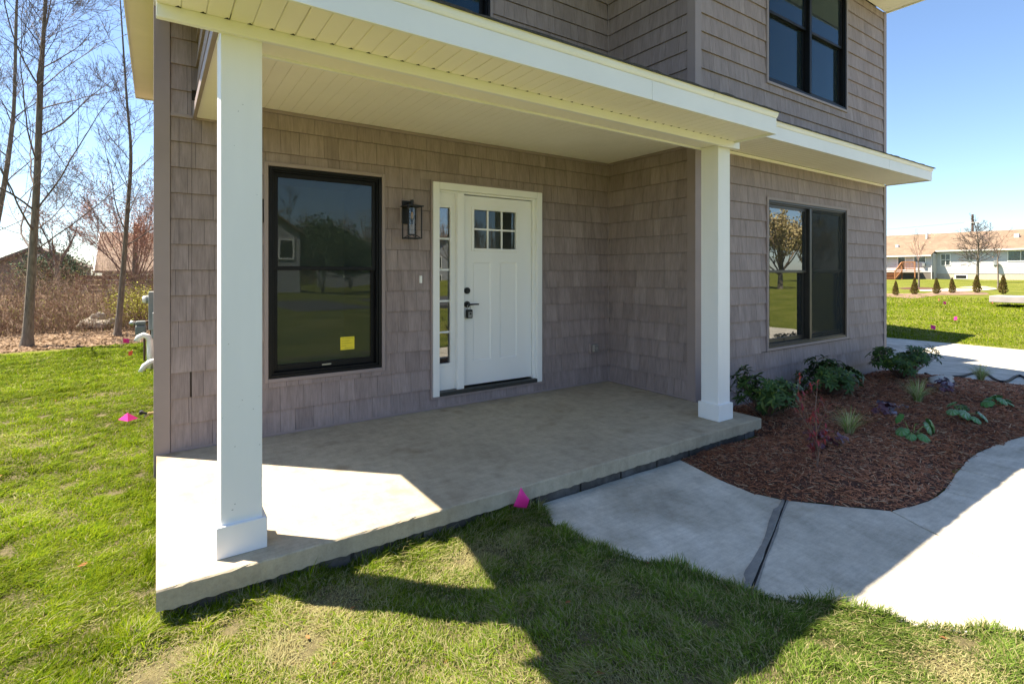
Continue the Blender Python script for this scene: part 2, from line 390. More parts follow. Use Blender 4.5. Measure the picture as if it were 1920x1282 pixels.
for x0, x1 in ((5.86, 9.5), (9.51, 13.2)):
    for y0, y1 in ((-12, -7.01), (-7, -3.431), (-3.42, -1.005), (-.995, 2), (2.01, 5.5), (5.51, 9)):
        if x0 < 6: x0 = 5.86 if y0 < -3.43 else (4.66 if y0 < -1.1 else 4.87)
        nxs = 8; V = []; F = []
        for k in range(nxs + 1):
            x = x0 + (x1 - x0) * k / nxs; z = float(np.interp(x, GX, GZ)) + (.022 if x > 5.2 else .006 + .016 * max(0, (x - 4.6) / .6))
            V += [(x, y0, z), (x, y1, z), (x, y0, z - .12), (x, y1, z - .12)]
        for k in range(nxs):
            a = 4 * k; F += [(a, a + 4, a + 5, a + 1), (a, a + 2, a + 6, a + 4), (a + 1, a + 5, a + 7, a + 3)]
        F += [(0, 1, 3, 2), (4 * nxs, 4 * nxs + 2, 4 * nxs + 3, 4 * nxs + 1)]
        MB().add(V, F).build('slab', 'walk_concrete', drive)
MB().box(-120, 140, -25, -17, -.4, -.17).build('road', 'road_asphalt', kind='structure', label='grey street behind the front lawn')

# ------------------------------------------------------------------ the house
house = empty('house', (0, 0, 0), 'two-storey house clad in grey-brown shingle siding with a white-trimmed porch', 'house')
XL, XR, BY = -4.79, 4.84, -1.30
EZ = 5.53
def subtract(rects, hole):
    out = []
    for (a0, a1, b0, b1) in rects:
        c0, c1, d0, d1 = hole
        if c0 >= a1 or c1 <= a0 or d0 >= b1 or d1 <= b0: out.append((a0, a1, b0, b1)); continue
        if b0 < d0: out.append((a0, a1, b0, d0))
        if d1 < b1: out.append((a0, a1, d1, b1))
        e0, e1 = max(b0, d0), min(b1, d1)
        if a0 < c0: out.append((a0, c0, e0, e1))
        if c1 < a1: out.append((c1, a1, e0, e1))
    return out
f_ = 974.9; cY, sY = math.cos(YAW), math.sin(YAW)
def scr(p):
    dx, dy, dz = p[0] - CAM[0], p[1] - CAM[1], p[2] - CAM[2]; d = dx * sY + dy * cY
    if d < .1: return None
    return 960 + f_ * (dx * cY - dy * sY) / d, 509.3 - f_ * dz / d, d
PIECES = []   # (score, wall object, verts)
def shingle_wall(wall, O, U, N, u0, u1, z0, z1, holes, zfirst, tops=None, seed=1):
    r = random.Random(seed); O = Vector(O); U = Vector(U); N = Vector(N)
    z = zfirst
    while z > z0: z -= .2
    while z < z1:
        zb = max(z, z0); zt = min(z + .2, z1)
        if zt - zb > .012:
            u = u0 - r.uniform(0, .12)
            while u < u1:
                wd = r.choice([.10, .125, .15, .15, .18, .21]) * r.uniform(.92, 1.08)
                a, b = max(u, u0), min(u + wd, u1)
                if b - a > .012:
                    zt2 = zt
                    if tops: zt2 = min(zt, tops((a + b) / 2))
                    if zt2 - zb > .015:
                        for (p0, p1, q0, q1) in subtract_many([(a, b, zb, zt2)], holes):
                            if p1 - p0 < .012 or q1 - q0 < .012: continue
                            g = .0012; p0 += g if p0 == a else 0; p1 -= g if p1 == b else 0
                            dep = lambda zz: .002 + .017 * max(0, min(1, 1 - (zz - z) / .2))
                            top = q1 - (.0015 if q1 == zt else 0); jit = r.uniform(-.0008, .0008)
                            bz = q0
                            V = []
                            for zz, dd in ((bz, dep(q0) + jit), (top, dep(q1) + jit * .5)):
                                for uu, nn in ((p0, -.001), (p0, dd), (p1, dd), (p1, -.001)):
                                    V.append(O + U * uu + N * nn + Vector((0, 0, zz)))
                            Fq = [(0, 3, 2, 1), (4, 5, 6, 7), (0, 1, 5, 4), (1, 2, 6, 5), (2, 3, 7, 6)]
                            c = O + U * ((p0 + p1) / 2) + Vector((0, 0, (q0 + q1) / 2)); s = scr(c); score = 0
                            if s and -40 < s[0] < 1960 and -40 < s[1] < 1320:
                                cc = [scr(V[i]) for i in (1, 2, 6, 5)]
                                if all(cc): score = abs(sum(cc[i][0] * cc[(i + 1) % 4][1] - cc[(i + 1) % 4][0] * cc[i][1] for i in range(4)))
                                if 412 < s[0] < 495: score *= .02      # behind the near column
                            PIECES.append((score, wall, V, Fq, r.random()))
                u += wd
        z += .2
def subtract_many(rects, holes):
    for h in holes: rects = subtract(rects, h)
    return rects
def wall_panel(y, x0, x1, z0, z1, holes, thick=.15):
    m = MB()
    for (a, b, c, d) in subtract_many([(x0, x1, z0, z1)], holes): m.box(a, b, y, y + thick, c, d)
    return m.build('wall', 'sheathing', house)
WIN_L = (-4.008, -3.016, .488, 2.295)
DOOR = (-2.488, -1.105, .13, 2.308)
WIN_U = (-2.72, -1.80, 3.95, 5.30)
BAY_L = (1.406, 3.475, .456, 2.281)
BAY_U = (1.406, 3.475, 3.74, 5.40)
T = .033
grow_ = lambda h, t=T: (h[0] - t, h[1] + t, h[2] - t, h[3] + t)
dgap = lambda h: (h[0] - .02, h[1] + .02, h[2] - .028, h[3] + .02)
ZC = 2.778          # porch ceiling
wb = wall_panel(.0, XL, 0, -.3, EZ, [WIN_L, DOOR, WIN_U])
shingle_wall(wb, (0, 0, 0), (1, 0, 0), (0, -1, 0), XL + .09, -4.56, .022, EZ, [(XL, -4.3, 2.60, 2.628)], .012, seed=13)
shingle_wall(wb, (0, 0, 0), (1, 0, 0), (0, -1, 0), -4.56, -.018, .022, ZC - .03, [grow_(WIN_L), dgap(DOOR)], .012, seed=3)
shingle_wall(wb, (0, 0, 0), (1, 0, 0), (0, -1, 0), -4.56, -.018, ZC + .05, EZ, [grow_(WIN_U)], .012, seed=4)
wf = wall_panel(BY, 0, XR, -.4, EZ, [BAY_L, BAY_U])
shingle_wall(wf, (0, BY, 0), (1, 0, 0), (0, -1, 0), .085, XR - .075, -.36, ZC - .03, [grow_(BAY_L)], .012, seed=5)
shingle_wall(wf, (0, BY, 0), (1, 0, 0), (0, -1, 0), .085, XR - .075, 3.08, EZ, [grow_(BAY_U)], .012, seed=6)
ws = MB().box(0.0005, .14, BY + .151, -.0005, -.3, EZ).build('wall', 'sheathing', house)
shingle_wall(ws, (0, 0, 0), (0, 1, 0), (-1, 0, 0), BY + .085, -.018, .022, ZC - .03, [], .012, seed=7)
shingle_wall(ws, (0, 0, 0), (0, 1, 0), (-1, 0, 0), BY + .085, -.018, ZC + .05, EZ, [], .012, seed=8)
# gable end of the porch roof above the side beam
RZ = lambda y: 2.785 + .345 * (y + 2.36)     # top of porch roof sheet
GXp = -4.515
gw = MB().hexa([(GXp, -2.0, 2.63), (GXp + .1, -2.0, 2.63), (GXp + .1, 0, 2.63), (GXp, 0, 2.63), (GXp, -2.0, RZ(-2.0) - .05), (GXp + .1, -2.0, RZ(-2.0) - .05), (GXp + .1, 0, RZ(0) - .05), (GXp, 0, RZ(0) - .05)]).build('wall', 'sheathing', house)
shingle_wall(gw, (GXp, 0, 0), (0, 1, 0), (-1, 0, 0), -1.95, -.02, 2.69, 3.5, [], .012, tops=lambda u: RZ(u) - .16, seed=9)
# side and rear walls
MB().box(XL, XL + .15, .151, 10, -.4, EZ).box(XL + .151, XR, 9.85, 10, -.5, EZ).box(XR - .15, XR, BY + .151, 9.849, -.8, EZ).build('wall', 'siding', house, rnd=[.5] * 24)
PIECES.sort(key=lambda q: -q[0])
rest = {}
for k, (sc, wl, V, Fq, rv) in enumerate(PIECES):
    if k < 300:
        MB().add(V, Fq).build('shingle', 'siding', wl, rnd=[rv] * 8)
    else:
        rest.setdefault(wl.name, (wl, MB(), []))
        rest[wl.name][1].add(V, Fq); rest[wl.name][2].extend([rv] * 8)
for wl, mb, rr in rest.values(): mb.build('shingle_courses', 'siding', wl, rnd=rr, kind='stuff')
# corner posts, starter strips, channels
def post(x0, x1, y0, y1, z0, z1, name='corner_board'):
    return MB().box(x0, x1, y0, y1, z0, z1).build(name, 'trim_taupe', house, bevel=.004)
post(XL - .018, XL + .088, -.024, .10, -.28, EZ)
post(-.024, .083, BY - .024, BY + .083, -.3, ZC - .002); post(-.024, .083, BY - .024, BY + .083, 2.95, EZ)
post(XR - .073, XR + .02, BY - .024, BY + .12, -.6, ZC - .002); post(XR - .073, XR + .02, BY - .024, BY + .12, 2.95, EZ)
post(-.019, -.003, -.019, -.003, .002, ZC - .03, 'inner_corner_trim'); post(-.019, -.003, -.019, -.003, ZC + .1, EZ, 'inner_corner_trim')
for x0, x1 in ((XL + .09, -2.52), (-2.52, -1.07), (-1.07, -.02)):
    pass
MB().box(XL + .09, -.02, -.016, -.001, .002, .021).build('starter_strip', 'trim_taupe', house)
MB().box(-.016, -.001, BY + .085, -.02, .002, .021).build('starter_strip', 'trim_taupe', house)
MB().box(-4.31, -.02, -.022, -.001, ZC - .03, ZC - .001).build('frieze_trim', 'trim_taupe', house, bevel=.003)
MB().box(XL + .09, -4.32, -.022, -.001, 2.60, 2.628).build('frieze_trim', 'trim_taupe', house, bevel=.003)
MB().box(-.022, -.001, BY + .085, -.023, ZC - .03, ZC - .001).build('frieze_trim', 'trim_taupe', house, bevel=.003)
MB().box(.085, XR - .074, BY - .03, BY - .001, ZC - .035, ZC - .002).build('frieze_trim', 'soffit_white', house, bevel=.003)

# ---- windows
def frame_rect(m, x0, x1, z0, z1, y0, y1, wl, wr=None, wb_=None, wt=None):
    wr = wl if wr is None else wr; wb_ = wl if wb_ is None else wb_; wt = wl if wt is None else wt
    m.box(x0, x0 + wl, y0, y1, z0, z1); m.box(x1 - wr, x1, y0, y1, z0, z1)
    m.box(x0 + wl, x1 - wr, y0 + .0007, y1 - .0007, z0, z0 + wb_); m.box(x0 + wl, x1 - wr, y0 + .0007, y1 - .0007, z1 - wt, z1)
    return m
def window(h, Y, units=1, screens=(False,), meet=None, fm='black_frame', label=None, glass=('glass',), room=True, rdepth=3.0):
    x0, x1, z0, z1 = h
    m = MB(); frame_rect(m, x0 - T, x1 + T, z0 - T, z1 + T, Y - .030, Y + .0, T - .001)
    win = m.build('window', 'trim_taupe', house, bevel=.003)
    if label: win['label'] = label
    frame_rect(MB(), x0, x1, z0, z1, Y - .022, Y + .10, .028).build('frame', fm, win, bevel=.003)
    frame_rect(MB(), x0 + .028, x1 - .028, z0 + .028, z1 - .028, Y - .004, Y + .10, .016).build('frame', fm, win, bevel=.002)
    W = (x1 - x0) / units; zm = meet or (z0 + z1) / 2
    for k in range(units):
        a = x0 + W * k + (.044 if k == 0 else .028); b = x0 + W * (k + 1) - (.044 if k == units - 1 else .028)
        if k: MB().box(a - .056, a, Y - .024, Y + .10, z0 + .044, z1 - .044).build('mullion', fm, win, bevel=.003)
        c, d = z0 + .044, z1 - .044
        up = frame_rect(MB(), a, b, zm - .018, d, Y + .018, Y + .042, .038, .038, .036, .04).build('sash', fm, win, bevel=.003)
        lo = frame_rect(MB(), a, b, c, zm + .018, Y + .050, Y + .078, .040, .040, .055, .036).build('sash', fm, win, bevel=.003)
        MB().box(a + .036, b - .036, Y + .028, Y + .032, zm + .016, d - .038).build('pane', glass[k], win)
        MB().box(a + .038, b - .038, Y + .062, Y + .066, c + .053, zm - .016).build('pane', glass[k], win)
        MB().box((a + b) / 2 - .04, (a + b) / 2 + .04, Y + .036, Y + .050, c + .02, c + .032).build('sash_lift', 'silver' if units == 1 else fm, win)
        if screens[k]:
            MB().box(a + .004, b - .004, Y + .004, Y + .0045, c + .006, (zm if screens[k] == 'half' else d) - .006).build('insect_screen', 'insect_screen', win)
    if room:
        ya, yb = Y + .152, Y + rdepth; e = .5
        V = [(x0 - e, ya, z0 - e), (x1 + e, ya, z0 - e), (x1 + e, yb, z0 - e), (x0 - e, yb, z0 - e), (x0 - e, ya, z1 + .25), (x1 + e, ya, z1 + .25), (x1 + e, yb, z1 + .25), (x0 - e, yb, z1 + .25)]
        MB().add(V, [(0, 1, 2, 3), (4, 7, 6, 5), (1, 5, 6, 2), (2, 6, 7, 3), (3, 7, 4, 0)]).build('room', 'room_paint', win)
    return win
wl_ = window(WIN_L, 0, 1, (False,), 1.428, label='black double-hung window left of the door with a yellow sticker', rdepth=2.6)
MB().box(-3.383, -3.253, .0585, .061, .672, .791).build('sticker', 'sticker_yellow', wl_, label='small yellow paper notice stuck on the lower pane')
m = MB()
for k, (a, b) in enumerate(((-3.372, -3.262), (-3.372, -3.30), (-3.372, -3.28), (-3.372, -3.33), (-3.345, -3.27))): m.box(a, b, .0575, .0582, .775 - k * .022, .777 - k * .022)
m.build('printed_lines', 'print_dark', wl_)
window(BAY_L, BY, 2, (False, True), 1.40, 'bronze_frame', 'twin double-hung window in the ground floor front wall', ('glass_bright', 'glass'), rdepth=2.4)
window(BAY_U, BY, 2, (False, False), 4.64, 'black_frame', 'twin double-hung window in the upper front wall', ('glass_upper', 'glass_upper'), rdepth=2.4)
window(WIN_U, 0, 1, (False,), None, 'black_frame', 'upper window partly hidden by the porch eave', ('glass_upper',), rdepth=2.4)

# ---- door, sidelight
m = MB(); x0, x1, z0, z1 = DOOR; w_ = .072
frame_rect(MB(), x0 - .018, x1 + .018, z0 - .024, z1 + .018, -.034, 0, .0175, .0175, .0235, .0175).build('door_channel', 'trim_taupe', house, bevel=.002)
m = MB().box(x0, x0 + w_, -.045, .10, z0, z1).box(x1 - w_, x1, -.045, .10, z0, z1).box(x0 + w_, x1 - w_, -.0445, .0995, z1 - w_, z1)
m.box(x0 + w_, x0 + w_ + .018, -.005, .10, z0 + .04, z1 - w_).box(x1 - w_ - .03, x1 - w_, -.005, .10, z0 + .04, z1 - w_).box(x0 + w_ + .018, x1 - w_ - .03, -.0045, .10, z1 - w_ - .02, z1 - w_)
m.build('door_frame', 'door_paint', house, bevel=.004)
MB().box(-2.205, -2.125, -.03, .10, z0 + .042, z1 - w_ - .02).build('door_mullion', 'door_paint', house, bevel=.004)
MB().box(x0 + w_, x1 - w_, -.05, .12, z0 + .001, z0 + .04).build('threshold', 'threshold', house, bevel=.004)
dx0, dx1, dz0, dz1 = -2.118, -1.212, .19, 2.208
PG = (-1.977, -1.427, 1.648, 2.065)
P1 = (-1.985, -1.757, .44, 1.50); P2 = (-1.643, -1.410, .44, 1.50)
m = MB()
for (a, b, c, d) in subtract_many([(dx0, dx1, dz0, dz1)], [PG, P1, P2]): m.box(a, b, .030, .072, c, d)
door = m.build('door', 'door_paint', house)
for P in (P1, P2):
    a, b, c, d = P; e = .014
    MB().add([(a, .030, c), (b, .030, c), (b, .030, d), (a, .030, d), (a + e, .0385, c + e), (b - e, .0385, c + e), (b - e, .0385, d - e), (a + e, .0385, d - e)],
             [(0, 1, 5, 4), (1, 2, 6, 5), (2, 3, 7, 6), (3, 0, 4, 7), (4, 5, 6, 7)]).build('panel', 'door_paint', door)
frame_rect(MB(), PG[0] - .03, PG[1] + .03, PG[2] - .03, PG[3] + .03, .016, .0295, .032).build('glazing_frame', 'door_paint', door, bevel=.005)
gw_ = (PG[1] - PG[0]) / 3; gh_ = (PG[3] - PG[2]) / 2
for i in range(3):
    for j in range(2):
        MB().box(PG[0] + gw_ * i + .003, PG[0] + gw_ * (i + 1) - .003, .048, .052, PG[2] + gh_ * j + .003, PG[2] + gh_ * (j + 1) - .003).build('pane', 'glass', door)
for i in (1, 2): MB().box(PG[0] + gw_ * i - .010, PG[0] + gw_ * i + .010, .036, .060, PG[2], PG[3]).build('muntin', 'white_paint', door, bevel=.002)
MB().box(PG[0], PG[1], .0365, .0595, PG[2] + gh_ - .010, PG[2] + gh_ + .010).build('muntin', 'white_paint', door, bevel=.002)
def disc(m, c, r, y0, y1, n=24, r2=None):
    r2 = r if r2 is None else r2
    b = len(m.v); m.v += [(c[0] + r * math.cos(6.2832 * k / n), y0, c[1] + r * math.sin(6.2832 * k / n)) for k in range(n)] + [(c[0] + r2 * math.cos(6.2832 * k / n), y1, c[1] + r2 * math.sin(6.2832 * k / n)) for k in range(n)]
    m.f += [(b + k, b + (k + 1) % n, b + n + (k + 1) % n, b + n + k) for k in range(n)] + [tuple(range(b + n, b + 2 * n))]; return m
m = MB(); disc(m, (-2.062, 1.196), .034, .030, .012); disc(m, (-2.062, 1.196), .026, .012, .002, r2=.020); m.build('deadbolt', 'black_metal', door)
m = MB(); disc(m, (-2.062, 1.050), .034, .030, .014); m.tube([(-2.062, .014, 1.05), (-2.062, -.026, 1.05)], .010, 10); m.tube([(-2.062, -.024, 1.05), (-2.01, -.030, 1.052), (-1.945, -.026, 1.050)], [.010, .0085, .0075], 10); m.build('lever_handle', 'black_metal', door, smooth=False)
lk = empty('lockbox', (-2.052, -.02, .955), 'small grey and black key lockbox hanging from the door lever', 'lockbox')
MB().box(-2.092, -2.022, -.036, .004, .905, .998).build('case', 'black_metal', lk, bevel=.010)
MB().box(-2.080, -2.034, -.041, -.035, .915, .975).build('face_plate', 'lock_grey', lk, bevel=.006)
m = MB(); disc(m, (-2.057, .955), .010, -.041, -.046); m.build('dial', 'black_metal', lk)
MB().tube([(-2.08, -.014, .995), (-2.078, -.016, 1.035), (-2.062, -.018, 1.062), (-2.046, -.016, 1.035), (-2.044, -.014, .995)], .004, 8).build('shackle', 'silver', lk)
# sidelight
SG = (-2.392, -2.262, .447, 2.063); sx0, sx1 = x0 + w_ + .018, -2.205
m = MB()
for (a, b, c, d) in subtract_many([(sx0, sx1, .172, z1 - w_ - .02)], [SG]): m.box(a, b, .030, .072, c, d)
side = m.build('sidelight', 'door_paint', house)
frame_rect(MB(), SG[0] - .022, SG[1] + .022, SG[2] - .022, SG[3] + .022, .016, .0295, .024).build('glazing_frame', 'door_paint', side, bevel=.004)
sh_ = (SG[3] - SG[2]) / 5
for j in range(5): MB().box(SG[0], SG[1], .048, .052, SG[2] + sh_ * j + .003, SG[2] + sh_ * (j + 1) - .003).build('pane', 'glass_bright', side)
for j in range(1, 5): MB().box(SG[0], SG[1], .036, .060, SG[2] + sh_ * j - .010, SG[2] + sh_ * j + .010).build('muntin', 'white_paint', side, bevel=.002)
V = [(-2.6, .17, .15), (-.9, .17, .15), (-.9, 3, .15), (-2.6, 3, .15), (-2.6, .17, 2.5), (-.9, .17, 2.5), (-.9, 3, 2.5), (-2.6, 3, 2.5)]
MB().add(V, [(0, 1, 2, 3), (4, 7, 6, 5), (1, 5, 6, 2), (2, 6, 7, 3), (3, 7, 4, 0)]).build('room', 'room_paint', house)

# ---- porch slab with a rough front edge, footing blocks below
def porch_slab():
    r = random.Random(5); n = 150; xs = [XL + .0 + (4.77) * k / n for k in range(n + 1)]; V = []; F = []
    for k, x in enumerate(xs):
        edge = min(1, 0.6 + 1.2 * abs(math.sin(x * 2.3)) * r.random()) if x < -3.3 else .5
        ch = .006 + .006 * r.random() * edge; chz = .005 + .005 * r.random() * edge
        yb = -2.06 + r.uniform(0, .004); bz = -.098 + r.uniform(-.004, .006)
        V += [(x, -.0005, 0), (x, -2.06 + ch, 0), (x, yb, -chz), (x, yb + r.uniform(0, .003), bz), (x, -1.9, -.10), (x, -.0005, -.10)]
    for k in range(n):
        a = 6 * k; b = a + 6
        for j in range(6): F.append((a + j, a + (j + 1) % 6, b + (j + 1) % 6, b + j))
    F += [tuple(range(6))[::-1], tuple(6 * n + j for j in range(6))]
    return MB().add(V, [tuple(q[::-1]) for q in F]).build('porch_slab', 'slab_concrete', house)
porch_slab()
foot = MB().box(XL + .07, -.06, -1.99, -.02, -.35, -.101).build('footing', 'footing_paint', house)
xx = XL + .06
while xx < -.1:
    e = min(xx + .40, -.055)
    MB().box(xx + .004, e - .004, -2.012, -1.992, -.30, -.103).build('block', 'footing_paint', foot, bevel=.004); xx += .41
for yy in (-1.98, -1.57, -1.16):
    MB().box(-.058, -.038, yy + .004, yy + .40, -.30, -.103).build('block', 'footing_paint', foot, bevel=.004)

# ---- columns and beams
BZ = 2.584
def column(xc, yc):
    c = MB().box(xc - .0925, xc + .0925, yc - .0925, yc + .0925, .002, BZ - .002).build('column', 'column_paint', house, bevel=.003)
    MB().box(xc - .1125, xc + .1125, yc - .1125, yc + .1125, .001, .155).build('column_base', 'column_paint', c, bevel=.003)
    return c
c1 = column(-4.436, -1.820); column(-.367, -1.800)
m = MB(); r = random.Random(2)
for k in range(14):
    x = -4.436 + r.uniform(-.085, .085); z = r.choice([r.uniform(.16, .8), r.uniform(.16, 2.4)]); q = r.uniform(.0007, .0014)
    m.box(x - q * r.uniform(1, 5), x + q, -1.9133, -1.9128, z - q, z + q)
m.build('scuff_marks', 'lock_grey', c1)
MB().box(-4.53, -.27, -1.91, -1.71, BZ, ZC - .004).build('beam', 'soffit_white', house, bevel=.003)
MB().box(XL, -.196, -1.945, -1.911, 2.562, 2.64).build('frieze_board', 'white_paint', house, bevel=.003)
MB().box(-4.33, -.272, -1.709, -1.685, 2.570, 2.64).build('frieze_board', 'white_paint', house, bevel=.003)
MB().box(-4.53, -4.34, -1.709, -.002, BZ + .03, ZC - .004).build('beam', 'soffit_white', house, bevel=.003)
MB().box(-4.555, -4.531, -1.905, -.002, 2.60, 2.67).build('frieze_board', 'trim_taupe', house, bevel=.003)
# ceiling planks (run front to back)
ceil = MB().box(-4.34, -.001, -1.709, -.001, ZC + .012, ZC + .03).build('ceiling', 'soffit_white', house)
xx = -4.338; k = 0
while xx < -.02:
    e = min(xx + .1, -.003)
    MB().add([(xx + .0005, -1.708, ZC + .004), (xx + .005, -1.708, ZC), (e - .005, -1.708, ZC), (e - .0005, -1.708, ZC + .004), (xx + .0005, -.002, ZC + .004), (xx + .005, -.002, ZC), (e - .005, -.002, ZC), (e - .0005, -.002, ZC + .004)],
             [(0, 4, 5, 1), (1, 5, 6, 2), (2, 6, 7, 3), (0, 1, 2, 3), (4, 7, 6, 5)]).build('ceiling_plank', 'soffit_white', ceil); xx += .1
SZ = 2.625
def soffit(x0, x1, y0, y1, z, pitch=.1, every=3, along='x'):
    s = MB().box(x0, x1, y0, y1, z + .012, z + .024).build('soffit', 'soffit_white', house)
    a = x0 if along == 'x' else y0; end = x1 if along == 'x' else y1; k = 0
    while a < end - .01:
        e = min(a + pitch, end); g = .005 if k % every == 0 else .0045; dz = .007 if k % every == 0 else .003
        P = [(a + .0008, z + dz), (a + g, z), (e - .0045, z), (e - .0008, z + (.007 if (k + 1) % every == 0 else .003))]
        q = [(p, y0 + .001, zz) for p, zz in P] + [(p, y1 - .001, zz) for p, zz in P] if along == 'x' else [(x0 + .001, p, zz) for p, zz in P] + [(x1 - .001, p, zz) for p, zz in P]
        MB().add(q, [(0, 4, 5, 1), (1, 5, 6, 2), (2, 6, 7, 3), (0, 1, 2, 3), (4, 7, 6, 5)]).build('soffit_panel', 'soffit_white', s); a += pitch; k += 1
    return s
YE = -2.343; PR = -.271; XP = -4.805
sf = soffit(XP + .012, PR - .012, YE + .022, -1.946, SZ)
m = MB(); xx = XP + .1
while xx < PR - .05:
    m.add([(xx - .012, -1.9465, SZ - .0012), (xx + .012, -1.9465, SZ - .0012), (xx, -1.9645, SZ - .0012), (xx - .012, -1.9465, SZ + .004), (xx + .012, -1.9465, SZ + .004), (xx, -1.9645, SZ + .004)], [(0, 1, 2), (0, 3, 4, 1), (1, 4, 5, 2), (2, 5, 3, 0)]); xx += .1
m.build('vent_notches', 'dark_gap', sf, kind='stuff')
MB().box(XP, -1.9, YE, YE + .02, 2.608, 2.748).build('fascia', 'white_paint', house, bevel=.003)
MB().box(-1.897, PR, YE, YE + .02, 2.608, 2.748).build('fascia', 'white_paint', house, bevel=.003)
MB().box(PR - .02, PR, YE + .021, -1.946, 2.608, 2.748).build('fascia', 'white_paint', house, bevel=.003)
def drip(x0, x1, y, z):
    V = []; F = []
    prof = [(y + .0, z), (y - .006, z + .004), (y - .014, z + .018), (y - .020, z + .040), (y - .022, z + .046), (y + .02, z + .046), (y + .02, z)]
    for x in (x0, x1): V += [(x, a, b) for a, b in prof]
    n = len(prof); F = [(i, (i + 1) % n, n + (i + 1) % n, n + i) for i in range(n)] + [tuple(range(n)), tuple(range(n, 2 * n))[::-1]]
    return MB().add(V, [q[::-1] for q in F]).build('drip_edge', 'white_paint', house)
drip(XP, -1.2, YE, 2.749); drip(-1.197, PR, YE, 2.749)
def roof_sheet(x0, x1, y0, y1, zf, th, name='porch_roof', jag=True):
    r = random.Random(3); n = max(8, int((x1 - x0) / .08)); V = []; F = []
    for k in range(n + 1):
        x = x0 + (x1 - x0) * k / n; j = r.uniform(-.006, .006); q = r.uniform(-.002, .004)
        V += [(x, y0 + j, zf(y0)), (x, y0 + j, zf(y0) + th + q), (x, y1, zf(y1) + th), (x, y1, zf(y1))]
    for k in range(n):
        a = 4 * k; b = a + 4; F += [(a, b, b + 1, a + 1), (a + 1, b + 1, b + 2, a + 2), (a + 2, b + 2, b + 3, a + 3), (a + 3, b + 3, b, a)]
    F += [(0, 1, 2, 3), (4 * n + 3, 4 * n + 2, 4 * n + 1, 4 * n)]
    return MB().add(V, F).build(name, 'asphalt_shingle', house)
RB = lambda y: 2.796 + .345 * (y + 2.365)
roof_sheet(XP - .01, PR + .012, -2.378, -.026, RB, .012)
# rake board and rake soffit at the left end
def rake(x0, x1, y0, y1, h0, h1, name, mat):
    return MB().hexa([(x0, y0, RB(y0) + h0), (x1, y0, RB(y0) + h0), (x1, y1, RB(y1) + h0), (x0, y1, RB(y1) + h0), (x0, y0, RB(y0) + h1), (x1, y0, RB(y0) + h1), (x1, y1, RB(y1) + h1), (x0, y1, RB(y1) + h1)]).build(name, mat, house)
rake(XP, XP + .02, YE + .021, -.026, -.188, -.004, 'rake_board', 'white_paint')
rake(XP + .021, GXp - .02, -1.9, -.026, -.17, -.155, 'rake_soffit', 'soffit_white')
# pent roof over the ground floor front wall
YP = -1.92
soffit(PR + .002, XR - .014, YP + .022, BY - .032, ZC, .1)
MB().box(PR + .001, 3.3, YP, YP + .02, ZC - .017, ZC + .118).build('fascia', 'white_paint', house, bevel=.003)
MB().box(3.303, XR, YP, YP + .02, ZC - .017, ZC + .118).build('fascia', 'white_paint', house, bevel=.003)
MB().hexa([(XR - .02, YP + .021, ZC - .017), (XR, YP + .021, ZC - .017), (XR, BY - .026, ZC - .017), (XR - .02, BY - .026, ZC - .017), (XR - .02, YP + .021, ZC + .15), (XR, YP + .021, ZC + .15), (XR, BY - .026, ZC + .36), (XR - .02, BY - .026, ZC + .36)]).build('rake_board', 'white_paint', house)
drip(PR + .001, 2.6, YP, ZC + .119); drip(2.603, XR, YP, ZC + .119)
RP = lambda y: ZC + .166 + .345 * (y + 1.942)
roof_sheet(PR + .013, XR + .03, -1.955, BY - .026, RP, .012)
# ---- main roof: eaves with soffit and fascia, hipped main body and front wing, unseen front eaves lengthened for their shade
def soft_plain(x0, x1, y0, y1): MB().box(x0, x1, y0, y1, EZ, EZ + .012).build('soffit', 'soffit_white', house)
soft_plain(XL - .40, XL - .019, -.92, 10.4); soft_plain(XL - .018, -1.61, -.92, -.026)
MB().box(-1.62, -1.6, BY - .6, -.94, EZ - .02, EZ + .16).build('fascia', 'white_paint', house)
MB().box(-1.599, -.03, BY - .025, -.026, EZ, EZ + .012).build('soffit', 'soffit_white', house)
soffit(-1.6, XR + .001, BY - .60, BY - .026, EZ - .001)
MB().box(XL - .42, XL - .401, -.94, 10.42, EZ - .02, EZ + .16).build('fascia', 'white_paint', house)
MB().box(XL - .42, XL, 10.421, 10.44, EZ - .02, EZ + .16).build('fascia', 'white_paint', house)
MB().box(XL - .40, -1.621, -.94, -.921, EZ - .02, EZ + .16).build('fascia', 'white_paint', house)
MB().box(-1.62, XR + .001, BY - .62, BY - .601, EZ - .02, EZ + .16).build('fascia', 'white_paint', house)
MB().box(XR - .018, XR + .001, BY - .60, BY - .03, EZ - .02, EZ + .30).build('rake_board', 'white_paint', house)
def hip(x0, x1, y0, y1, z0, h, ix0, ix1, iy0, iy1):
    V = [(x0, y0, z0), (x1, y0, z0), (x1, y1, z0), (x0, y1, z0), (ix0, iy0, z0 + h), (ix1, iy0, z0 + h), (ix1, iy1, z0 + h), (ix0, iy1, z0 + h)]
    return MB().add(V, [(0, 1, 5, 4), (1, 2, 6, 5), (2, 3, 7, 6), (3, 0, 4, 7), (4, 5, 6, 7), (3, 2, 1, 0)]).build('main_roof', 'asphalt_shingle', house)
z0, zr_ = EZ + .165, 9.3
MB().add([(XL - .43, -.95, z0), (XR + .28, -.95, z0), (XR + .28, 10.45, z0), (XL - .43, 10.45, z0), (-1.5, 4.9, zr_), (XR + .28, 4.9, zr_)],
         [(0, 1, 5, 4), (1, 2, 5), (2, 3, 4, 5), (3, 0, 4), (3, 2, 1, 0)]).build('main_roof', 'asphalt_shingle', house)
